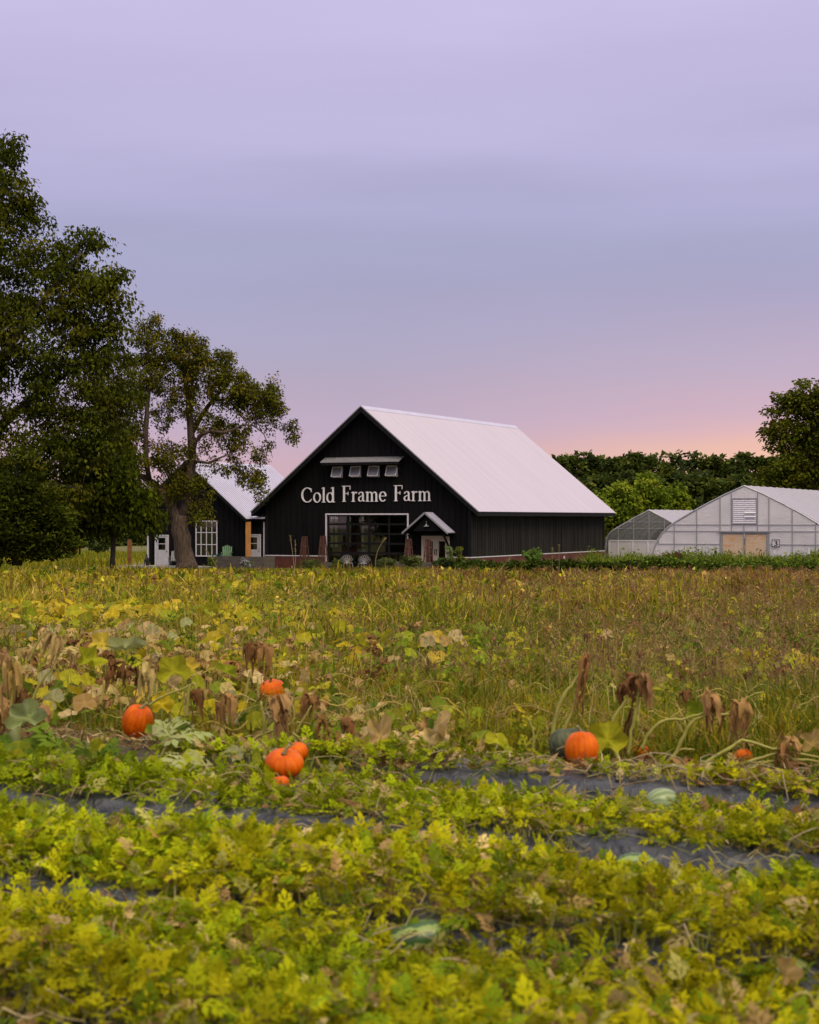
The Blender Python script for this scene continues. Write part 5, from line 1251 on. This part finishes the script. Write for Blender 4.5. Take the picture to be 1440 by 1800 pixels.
patches = [ # px0, px1, d0, d1, count, colours, size, height, kind
 (-10,240,33,39,260,YEL+YG[:1],.24,.42,0),(230,500,34,40,190,YG+YEL,.22,.36,0),(340,480,31,34,22,YEL+YG,.26,.45,0),(500,640,33,38,40,YG+YEL,.22,.34,0),
 (240,660,55,84,380,YEL+YG,.26,.38,0),(640,920,52,82,200,YEL+YG,.24,.32,0),(0,240,50,84,200,YG+YEL,.24,.34,0),(0,1440,20,60,260,YG+TAN+YEL,.17,.32,0),(960,1140,50,75,50,YEL+YG,.22,.34,0),(1140,1440,45,80,40,YEL+YG,.22,.34,0),
 (620,920,24,30,90,GRN+YG,.24,.30,0),(780,960,21,24.5,34,YG,.24,.30,0),(1270,1450,20.5,23.5,46,YG+YEL,.23,.30,0),(1180,1330,24,30,34,GRN+YG,.22,.3,0),(1150,1240,22,25,12,GRN,.2,.28,0),
 (0,330,22,31,140,TAN+YEL[:1]+YG+PALE[:1],.24,.36,0),(340,640,21,30,90,YG+YEL+TAN,.24,.34,0),(0,330,20,27,70,BRN+TAN,.26,.42,1),(330,680,18,26,40,BRN+TAN,.25,.40,1),
 (600,800,22,27,30,YEL+TAN+YG,.24,.38,0),(700,1440,24,45,60,BRN,.16,.42,1),(1090,1440,19,24,14,BRN,.2,.34,1),
 (0,190,13.0,14.4,60,GRN+YG,.18,.18,0),(-20,60,15,19,26,TAN+BRN,.26,.36,1),(0,130,16,20,30,GRN+PALE,.22,.3,0),(260,460,15,18,22,GRN+YG+PALE,.18,.20,0),(580,900,14,17,40,GRN+YG+TAN,.16,.18,0),
 (100,760,13.4,14.6,60,YG+PALE,.15,.16,0),(860,950,14,16,8,YG,.16,.2,0),
 (0,620,16,24,170,YG+YEL+TAN,.20,.30,0),(0,620,17,25,46,TAN+BRN,.22,.34,1),(560,940,15.2,21,90,YG+YEL+TAN+GRN,.17,.24,0),(900,1450,15,22,60,YG+TAN+GRN,.15,.22,0),(280,620,13.8,16,50,TAN+YG,.15,.14,0)]
parts = []
for (a, b, d0, d1, n, cols, s, hh, kind) in patches:
    d = np.random.uniform(d0, d1, n); x = (np.random.uniform(a, b, n)-720)/F*d; okc = ~clear(x, d); d, x = d[okc], x[okc]; n = len(d); z = gz(x, d)+hh*np.random.uniform(.55,1.15,n)
    pos = np.stack([x, d, z], -1)
    if kind == 0: parts.append(scatter(RL, pos, np.random.normal(0,1.2,n), np.random.normal(.75,.45,n), np.random.normal(0,.35,n), s*np.random.uniform(.6,1.3,n), pal(cols, n)))
    else: parts.append(scatter(WL, pos, np.random.uniform(0,6.28,n), np.random.normal(0,.25,n), np.random.normal(0,.25,n), s*np.random.uniform(.6,1.3,n)*1.15, pal(cols, n)))
    bb = pos.copy(); bb[:,0] += np.random.normal(0,.06,n); bb[:,2] = gz(bb[:,0], bb[:,1]); parts.append(sticks(bb, pos, np.full(n,.012), pal([(.36,.33,.10),(.28,.30,.08)], n)))
# fallen straw-coloured stems about the pumpkins
parts.append(vine_tubes(150, None, (15.0, 24), .8, .007, [(.50,.42,.12),(.40,.36,.08),(.38,.26,.10)], dirs=0, z0=.20, wig=.5))
parts.append(vine_tubes(90, None, (13.8, 19), .9, .006, [(.46,.38,.15),(.36,.30,.10),(.25,.17,.08)], dirs=0))
V, Tt, Cc = joinm(*parts)
tag(np_mesh('squash_foliage', V, Tt, Cc, M_crop), 'yellowing and withered squash leaves spread through the grass', 'foliage', kind='stuff')
# short grass between the pumpkins
np.random.seed(61)
N = 26000; d = np.random.uniform(13.8, 21, N); x = field_x(N, d, .3); c = d+SLP*x; ok = (c > 14.2) & ~clear(x, d) & (np.random.rand(N) < np.clip(noise2(x*1.2, d, 1.4)*1.5, .1, 1)); d, x = d[ok], x[ok]; N = len(d)
near = np.where(d+SLP*x < 15.2, .5, 1)
V, Tt, Cc = blades(N, d, x, .22*near*np.random.uniform(.4,1.5,N), .010*np.random.uniform(.6,1.3,N), [(.12,.18,.010),(.16,.21,.012),(.24,.24,.02),(.40,.29,.08)], .8, [4,4,2,1])
tag(np_mesh('row_grass', V, Tt, Cc, M_grass), 'fine green grass growing among the pumpkins', 'grass', kind='stuff')

# ------------------------------------------------------------------ fruit
def pumpkin_mat(name, a, b):
    m = mat(name, a, rough=.42, spec=.45); nt = m.node_tree; n = nt.nodes; l = nt.links; bb = n['Principled BSDF']
    at = n.new('ShaderNodeAttribute'); at.attribute_name = 'Col'; bb.inputs['Specular IOR Level'].default_value = .10; tc = n.new('ShaderNodeTexCoord'); nz = n.new('ShaderNodeTexNoise'); nz.inputs['Scale'].default_value = 9; nz.inputs['Detail'].default_value = 7; l.new(tc.outputs['Object'], nz.inputs['Vector'])
    r = n.new('ShaderNodeValToRGB'); l.new(nz.outputs[0], r.inputs[0]); r.color_ramp.elements[0].position = .35; r.color_ramp.elements[1].position = .75; r.color_ramp.elements[0].color = (*a,1); r.color_ramp.elements[1].color = (*b,1)
    mu = n.new('ShaderNodeMix'); mu.data_type = 'RGBA'; mu.blend_type = 'MULTIPLY'; mu.inputs[0].default_value = 1; l.new(r.outputs[0], mu.inputs[6]); l.new(at.outputs['Color'], mu.inputs[7]); l.new(mu.outputs[2], bb.inputs['Base Color'])
    bp = n.new('ShaderNodeBump'); bp.inputs['Strength'].default_value = .25; bp.inputs['Distance'].default_value = .01; n3 = n.new('ShaderNodeTexNoise'); n3.inputs['Scale'].default_value = 40; l.new(tc.outputs['Object'], n3.inputs['Vector']); l.new(n3.outputs[0], bp.inputs['Height']); l.new(bp.outputs[0], bb.inputs['Normal'])
    return m
M_pump = pumpkin_mat('orange_pumpkin_skin', (.50,.075,.002), (.76,.16,.003))
M_gsq = pumpkin_mat('warty_green_skin', (.05,.065,.03), (.12,.13,.07))
M_stem = mat('dry_pumpkin_stem', (.22,.20,.08), rough=.8, var=.3, vscale=20)
def pumpkin(px, pyb, wpx, hpx, d, lb, tilt=(0,0), m=M_pump, ribs=18, name='pumpkin', deep=.042, stem=True, grp='orange pumpkins in the field', cat='pumpkin', warts=0):
    sc_ = d/F; R = wpx*sc_/2; Hh = hpx*sc_; ns, nr = 88, 26; V = []; rs_ = np.random.RandomState(int(px)); ph = rs_.uniform(0,6)
    cols = []
    for j in range(nr+1):
        f = j/nr*math.pi; 
        for i in range(ns):
            a = 2*math.pi*i/ns; rib = abs(math.sin(a*ribs/2+ph)); rr = math.sin(f)**.85*(1-deep*(1-rib**.6)*math.sin(f)**.5)*(1+.03*math.sin(a*2+ph))
            z = math.cos(f)*.5*(1+.02*math.sin(a*3)); dim = .17*math.exp(-(rr/.28)**2); z -= dim*np.sign(math.cos(f))*.8
            w = 0 if not warts else warts*max(0, math.sin(a*17+j*3.1)*math.sin(j*2.3+a*5))
            V.append((R*(rr+w)*math.cos(a), R*(rr+w)*math.sin(a), Hh*z)); s_ = .80+.20*rib**.5; cols.append((s_, s_*.9+.1*s_, s_))
    idx = np.arange(ns*(nr+1)).reshape(nr+1, ns); idx2 = np.roll(idx, -1, 1); q = np.stack([idx[:-1], idx2[:-1], idx2[1:], idx[1:]], -1).reshape(-1,4)
    Tt = np.concatenate([q[:, [0,2,1]], q[:, [0,3,2]]])
    t = empty(name, (0,0,0), 0, lb, cat, grp); o = np_mesh('body', np.array(V), Tt, np.array(cols), m, t, smooth=True)
    if stem:
        st_ = []
        for i in range(6): st_.append((.02*i*i*.12*R*6, .0, Hh*.5-.10*Hh+i*.045*R*2))
        G().tube(st_, [.16*R,.11*R,.09*R,.08*R,.08*R,.10*R], 7).make('stem', M_stem, t, smooth=True)
    b = P(px, pyb, d); t.rotation_euler = (tilt[0], tilt[1], rs_.uniform(0,6.28))
    e = math.sqrt((R*math.sin(abs(tilt[0])+abs(tilt[1])))**2+(Hh/2*math.cos(abs(tilt[0])+abs(tilt[1])))**2)
    t.location = (b.x, d, b.z+e); return t
pumpkin(1023,1352,62,68,gd(1352,.10),'plump orange pumpkin on the black film beside the green warty squash',(.15,-.12))
pumpkin(242,1299,56,62,gd(1299,.03),'round orange pumpkin alone at the left among dark green leaves',(.3,.2))
pumpkin(479,1240,52,46,gd(1240,.02),'orange pumpkin farthest back, half hidden behind the hanging brown leaf',(.2,.1))
pumpkin(500,1368,70,46,gd(1368,.06),'front orange pumpkin of the touching pair in the middle',(.35,-.15))
pumpkin(519,1343,46,36,gd(1368,.06)+.36,'rear orange pumpkin peeking over the front one of the pair',(.2,.3))
pumpkin(1130,1340,40,30,gd(1340,.0)+.3,'orange pumpkin mostly buried in grass right of the big one',(.1,.1))
pumpkin(1306,1346,38,30,gd(1346,.0)+.2,'small orange pumpkin under the pale arching stalks on the right',(.1,.2))
pumpkin(492,1390,34,26,gd(1392,.05),'bit of an orange pumpkin low in the leaves below the pair',(.2,0))
pumpkin(1002,1342,72,64,gd(1352,.10)+.34,'dark green warty squash behind the plump orange pumpkin',(.1,.1),M_gsq,12,'green_squash',.04,False,None,'squash',.05)
def melon_mat(name, light, dark, freq, sharp):
    m = mat(name, light, rough=.35, spec=.45); nt = m.node_tree; n = nt.nodes; l = nt.links; bb = n['Principled BSDF']
    def M(op, a, b=None):
        q = n.new('ShaderNodeMath'); q.operation = op
        for i, v in enumerate((a, b)):
            if v is None: continue
            if isinstance(v, (int,float)): q.inputs[i].default_value = v
            else: l.new(v, q.inputs[i])
        return q.outputs[0]
    tc = n.new('ShaderNodeTexCoord'); sp = n.new('ShaderNodeSeparateXYZ'); l.new(tc.outputs['Object'], sp.inputs[0])
    nz = n.new('ShaderNodeTexNoise'); nz.inputs['Scale'].default_value = 28; nz.inputs['Detail'].default_value = 5; l.new(tc.outputs['Object'], nz.inputs['Vector'])
    a = M('ARCTAN2', sp.outputs[1], sp.outputs[2]); w = M('SINE', M('ADD', M('MULTIPLY', a, freq), M('MULTIPLY', M('SUBTRACT', nz.outputs[0], .5), sharp)))
    r = n.new('ShaderNodeValToRGB'); l.new(M('MULTIPLY_ADD', w, .5), r.inputs[0]); r.inputs[0].default_value = .5
    ad = M('ADD', M('MULTIPLY', w, .5), .5); l.new(ad, r.inputs[0]); r.color_ramp.elements[0].position = .42; r.color_ramp.elements[1].position = .62
    r.color_ramp.elements[0].color = (*dark,1); r.color_ramp.elements[1].color = (*light,1); l.new(r.outputs[0], bb.inputs['Base Color']); return m
M_mel1 = melon_mat('pale_melon_skin', (.25,.31,.13), (.14,.20,.07), 12, 3.0)
M_mel2 = melon_mat('striped_melon_skin', (.22,.30,.07), (.035,.085,.015), 6, 5.0)
def melon(px, pyc, wpx, hpx, d, lb, m, yaw=0, roll=0):
    sc_ = d/F; a = wpx*sc_/2; b = hpx*sc_/2; ns, nr = 36, 20; V = []
    for j in range(nr+1):
        f = j/nr*math.pi
        for i in range(ns):
            t_ = 2*math.pi*i/ns; s = math.sin(f)**.92; V.append((-a*math.cos(f)*(1-.0), b*s*math.sin(t_)*(1+.015*math.cos(5*t_)), b*s*math.cos(t_)))
    idx = np.arange(ns*(nr+1)).reshape(nr+1, ns); idx2 = np.roll(idx, -1, 1); q = np.stack([idx[:-1], idx2[:-1], idx2[1:], idx[1:]], -1).reshape(-1,4)
    Tt = np.concatenate([q[:, [0,1,2]], q[:, [0,2,3]]]); p = P(px, pyc, d)
    t = empty('watermelon', p, 0, lb, 'watermelon', 'watermelons among the vines'); t.rotation_euler = (0, roll, yaw)
    np_mesh('rind', np.array(V), Tt, None, m, t, smooth=True)
    G().tube([(-a*.97,0,0),(-a-.02,.0,.01),(-a-.05,.01,-.01),(-a-.09,.03,-.02)], [.008,.005,.004,.003], 5).make('stem', M_stem, t, smooth=True)
melon(1165,1412,66,54,gd(1442,.06),'pale green finely striped watermelon on the bed at the right',M_mel1,.5,.1)
melon(737,1652,125,66,gd(1672,.02),'large bold striped watermelon low in the middle foreground',M_mel2,.15,-.15)
melon(1120,1520,76,42,gd(1530,.05),'striped watermelon nearly covered by vines right of centre',M_mel2,.0,.05)
melon(318,1466,62,44,gd(1488,.03),'small striped watermelon at the left below the long black bed',M_mel2,.4,.1)
melon(1385,1715,100,76,gd(1742,.02),'dark striped watermelon in the lower right corner leaves',M_mel2,.5,.1)

# ------------------------------------------------------------------ separate withered squash plants in front
M_stalk = mat('pale_yellow_stalk', (.40,.34,.065), rough=.6, var=.35, vscale=9, col2=(.30,.30,.05))
def bez(pts, n=5):
    """smooth curve through the points"""
    P_ = [pts[0]]+list(pts)+[pts[-1]]; out = []
    for i in range(1, len(P_)-2):
        for k_ in range(n):
            t_ = k_/n; a, b, c, d_ = P_[i-1], P_[i], P_[i+1], P_[i+2]
            out.append(.5*((2*b)+(c-a)*t_+(2*a-5*b+4*c-d_)*t_*t_+(3*b-a-3*c+d_)*t_**3))
    out.append(P_[-2]); return out
def vine(lb, d, base, stalks, leaves, seed, cat='squash vine'):
    np.random.seed(seed); b = P(base[0], base[1], d); b.z = gzf(b.x, d)
    t = empty('squash_vine', b, 0, lb, cat)
    for pts, w in stalks:
        pp_ = bez([P(x, y, d+dy)-b for x, y, dy in [(p[0], p[1], p[2] if len(p) > 2 else 0) for p in pts]])
        r = w*d/F/2*.82; n = len(pp_); jt = [np.random.normal(0, r*.22, 3) for _ in pp_]; pp_ = [p+Vector(j) for p, j in zip(pp_, jt)]; G().tube(pp_, [r*(1.25-.6*i/n)*np.random.uniform(.88,1.12) for i in range(n)], 7).make('stalk', M_stalk, t, smooth=True)
    for i, (kind, x, y, wpx, hpx, col, *rest) in enumerate(leaves):
        dy = rest[0] if rest else 0; yaw = rest[1] if len(rest) > 1 else np.random.uniform(-.5,.5); pit = rest[2] if len(rest) > 2 else None
        p = P(x, y, d+dy)-b; sw, sh = wpx*d/F, hpx*d/F
        if kind == 'w':   # hanging, from its top point
            tm = [wilt_leaf(seed*10+i, op=.8, ns=26, L=1.0, crumple=.16)]; scl = [[sw*1.0, sw*.8, sh*1.75]]; pi_, ro = np.random.normal(0,.12), np.random.normal(0,.12)
            if pit is not None: ro = pit
        elif kind == 'f': # facing the camera, centre point
            tm = [round_leaf(seed*10+i, cup=.5, wave=.22, ns=30)]; scl = [[sw, sh, (sw+sh)/2]]; pi_, ro = (1.25 if pit is None else pit), np.random.normal(0,.3)
        else:             # curled dead tan leaf standing like a fan
            tm = [round_leaf(seed*10+i, cup=1.5, wave=.35, ns=30, lobe=.3)]; scl = [[sw*1.05, sh*1.1, (sw+sh)/2]]; pi_, ro = (1.15 if pit is None else pit), np.random.normal(0,.5)
        v, tt, cc = scatter(tm, np.array([tuple(p)]), np.array([yaw]), np.array([pi_]), np.array([ro]), np.array(scl), pal(col, 1, var=.1))
        cc = cc*np.random.uniform(.78, 1.18, (len(cc), 1))
        np_mesh('leaf', v, tt, cc, M_crop, t, smooth=True)
    return t
D0 = gd(1345, .05)
vine('tall leaning stalks with a narrow hanging brown leaf beside the green squash', D0+.25, (968,1340), [([(970,1330),(972,1290),(985,1235),(1005,1205),(1026,1177)],9),([(985,1320),(992,1285),(1008,1245),(1020,1215)],7)],
     [('w',1029,1166,30,110,BRN,0,.3),('w',1022,1200,26,80,BRN,.05,1.2),('w',978,1300,26,60,BRN,-.1,.2)], 201)
vine('stalks with a drooping grey-brown leaf and a fresh yellow-green leaf over the pumpkin', D0+.15, (1085,1345), [([(1090,1345),(1075,1300),(1080,1262),(1102,1228)],9),([(1105,1330),(1112,1275),(1121,1240),(1123,1205)],7),([(1100,1350),(1085,1330),(1072,1310)],6)],
     [('w',1120,1190,62,52,BRN,0,.5),('w',1098,1205,50,46,BRN,.05,1.5),('w',1136,1192,30,58,BRN,-.05,.2),('f',1068,1300,66,62,YG,-.28,.1,1.35),('w',1108,1262,26,90,BRN,.1,.4)], 202)
vine('two long arching pale stalks carrying brown withered leaves on the right', D0+.1, (1165,1350), [([(1128,1318),(1140,1290),(1165,1268),(1205,1263),(1238,1252)],7),([(1168,1348),(1190,1320),(1212,1275),(1240,1258),(1284,1256)],8),([(1180,1338),(1195,1318),(1222,1318)],6),([(1292,1320),(1294,1270)],7)],
     [('w',1250,1222,46,60,BRN,0,.8),('w',1300,1238,62,78,BRN,0,.2),('w',1262,1240,44,60,BRN,.1,1.6),('w',1206,1218,32,36,BRN,.3,.6),('t',1232,1252,44,34,YG,.1)], 203)
vine('tangle of pale stalks lying along the film at the right edge', D0-.1, (1300,1352), [([(1165,1350),(1230,1345),(1290,1310),(1310,1303),(1360,1317),(1375,1313)],8),([(1180,1346),(1260,1352),(1330,1335),(1380,1322),(1450,1334)],8),([(1240,1358),(1290,1358),(1350,1340),(1420,1336),(1460,1345)],7),([(1230,1340),(1300,1342),(1340,1340)],6),
     ([(1360,1330),(1392,1350),(1420,1370),(1455,1372)],6),([(1340,1338),(1370,1352),(1400,1378),(1450,1390)],5),([(1060,1342),(1110,1345),(1170,1352),(1215,1350)],6)],
     [('w',1392,1300,44,34,BRN,0,1.2),('w',1375,1318,30,60,BRN,-.05,.4),('w',1212,1338,36,22,BRN,-.1,.3),('w',1330,1366,50,24,BRN,0,.1),('t',1428,1308,40,36,TAN,.1,.2),('w',1398,1345,56,34,BRN,-.1,0)], 204)
vine('creeping stalk with fan-shaped tan leaves in the middle of the bed', D0+.05, (700,1345), [([(606,1322),(645,1323),(662,1318),(690,1304),(745,1302),(760,1288)],6),([(660,1348),(668,1330),(690,1310),(740,1306)],7),([(748,1300),(762,1286),(764,1268)],4)],
     [('t',768,1280,30,46,TAN,0,.4,1.4),('t',770,1308,44,50,TAN,-.05,-.2,1.3),('t',668,1296,50,54,TAN+BRN,.1,.2,1.3),('t',712,1342,56,50,TAN,-.15,.3,1.1),('w',742,1272,36,50,BRN,.3,.8),('t',690,1360,36,30,TAN,-.2,.5)], 205)
vine('stalks with a twisted brown leaf hanging before the farthest pumpkin', D0+.5, (478,1330), [([(458,1330),(464,1280),(460,1234)],7),([(478,1330),(482,1290),(485,1262)],7),([(430,1318),(455,1294),(500,1278),(520,1262)],6),([(520,1290),(535,1262),(548,1240)],5)],
     [('w',489,1236,44,70,BRN,-.2,.6),('w',492,1268,34,50,BRN,-.15,1.1),('w',505,1218,24,50,TAN,0,.2),('w',545,1226,40,50,BRN,.1,.5)], 206)
vine('dark curled brown leaf right of the touching pumpkins', D0-.05, (560,1345), [([(540,1320),(528,1300),(515,1288)],6),([(560,1350),(566,1320),(563,1285)],5)],
     [('w',565,1270,30,56,BRN,0,.4),('w',586,1290,44,50,BRN,0,.9),('f',585,1345,44,52,PALE+YG,-.2,.2,1.3),('w',612,1268,50,44,BRN+TAN,.3,.2),('w',640,1296,40,40,TAN,.2,.2),('f',548,1300,20,60,GRN,0,.9,1.4),('f',530,1348,30,50,YG,-.4,.4,1.3)], 207)
vine('single straight stalk holding a broad brown wilted leaf above the left pumpkins', D0+3.2, (430,1262), [([(427,1258),(432,1225),(440,1178)],7),([(454,1230),(453,1190)],5)],
     [('w',440,1134,46,50,TAN+BRN,0,.2),('w',462,1138,54,52,BRN,.1,.8),('f',398,1180,50,26,YG,.2,.3,1.0)], 208)
vine('arched thin stalk with a folded brown leaf right of the left pumpkin', D0+1.6, (340,1290), [([(328,1262),(332,1215),(341,1202),(345,1225)],6),([(262,1240),(285,1225),(318,1212),(335,1204)],5)],
     [('w',345,1222,34,62,BRN,0,.4),('f',285,1238,38,40,YEL+YG,.1,.2),('f',305,1180,60,58,YG,.9,.1,1.35),('t',298,1200,40,26,TAN,.5),('w',405,1228,40,60,BRN,.1,.3),('w',388,1240,28,52,BRN,.2,.8),('f',330,1170,40,30,YEL,1.2,.2)], 209)
vine('leaning stalk under a pale tan leaf at the left edge row', D0+2.2, (60,1260), [([(54,1236),(72,1200),(96,1168)],6),([(50,1165),(66,1130),(80,1112)],5),([(176,1242),(184,1196)],6)],
     [('w',98,1122,50,56,TAN,0,.3),('w',80,1108,34,40,TAN,.2,.9),('w',200,1172,46,56,BRN,.2,.3),('w',232,1178,44,54,BRN,.3,.9),('w',262,1172,44,60,BRN+TAN,.2,.4),('t',150,1160,50,36,TAN+YG,.2),('t',222,1140,60,26,PALE,.5,.1,.7),('f',180,1130,46,40,YEL,.8)], 210)
vine('big bleached leaf hanging at the left edge', D0+1.2, (20,1290), [([(18,1290),(20,1240),(24,1190)],6)],
     [('w',22,1180,52,96,TAN,0,.2),('w',38,1218,40,60,BRN,.05,.9),('t',50,1262,60,44,TAN+PALE,-.2,.3),('t',30,1320,40,60,PALE,-.5,.2,1.3),('w',8,1150,40,50,BRN,.4)], 211)
DL = gd(1395, .05)
def lobed(seed):
    return melon_leaf(seed)
def zucchini(lb, d, base, items, stalks, seed):
    np.random.seed(seed); b = P(base[0], base[1], d); b.z = gzf(b.x, d); t = empty('zucchini_plant', b, 0, lb, 'squash plant')
    for pts, w in stalks:
        pp_ = bez([P(x, y, d)-b for x, y in pts]); r = w*d/F/2; G().tube(pp_, r, 6).make('stalk', M_stalk, t, smooth=True)
    for i, (x, y, s, yaw, pit, col) in enumerate(items):
        v, tt, cc = scatter([lobed(seed+i)], np.array([tuple(P(x,y,d)-b)]), np.array([yaw]), np.array([pit]), np.array([np.random.normal(0,.3)]), s*d/F, pal(col, 1, var=.1))
        np_mesh('leaf', v, tt, cc*np.random.uniform(.9,1.1,(len(cc),1)), M_crop, t, smooth=True)
zucchini('pale grey-green jagged leaves spreading right of the left pumpkin', DL+1.5, (300,1340), [(300,1300,85,-1.2,.2,PALE),(300,1300,80,.1,.6,PALE),(305,1305,60,1.0,.8,PALE),(285,1330,50,-2,.3,PALE)], [([(278,1345),(288,1320),(302,1302)],5),([(270,1352),(330,1330),(372,1325)],4)], 301)
zucchini('pale jagged leaves low over the long black film bed', DL+.3, (350,1390), [(378,1368,90,1.6,.3,PALE),(370,1362,70,.9,.8,PALE),(360,1392,90,2.0,.15,PALE),(340,1350,60,1.9,.5,PALE)], [([(420,1388),(395,1374),(372,1364)],5)], 302)
zucchini('dark green upright jagged leaves before the left pumpkin', DL+.9, (180,1370), [(190,1368,80,.2,.9,GRN),(165,1352,80,.7,.9,GRN),(120,1330,100,1.2,.7,GRN),(95,1350,80,.3,.9,GRN),(60,1330,80,-.3,.9,GRN),(196,1335,50,-.1,1.0,GRN),(140,1370,80,-.8,.6,GRN+YG),(230,1375,60,-.9,.7,YG)], [([(180,1390),(188,1345)],5),([(120,1385),(122,1330)],5)], 303)
zucchini('small yellow leaves left of the green warty squash', D0, (925,1330), [(925,1262,40,.8,.9,YEL),(918,1275,34,-.8,.7,YG),(925,1318,36,.2,1.0,YG),(893,1340,34,.0,1.2,YG)], [([(935,1330),(938,1290),(928,1262)],4),([(895,1350),(893,1340)],4)], 304)
# a wizened arched stalk pair in the lower right corner
dd = gd(1790, .1)
vine('pale arched dry stalks in the lower right corner', dd, (1330,1800), [([(1310,1800),(1345,1768),(1356,1735),(1372,1708)],9),([(1345,1805),(1380,1768),(1412,1745),(1428,1760),(1432,1800)],11)], [('t',1378,1712,40,50,TAN,0,.2)], 212)
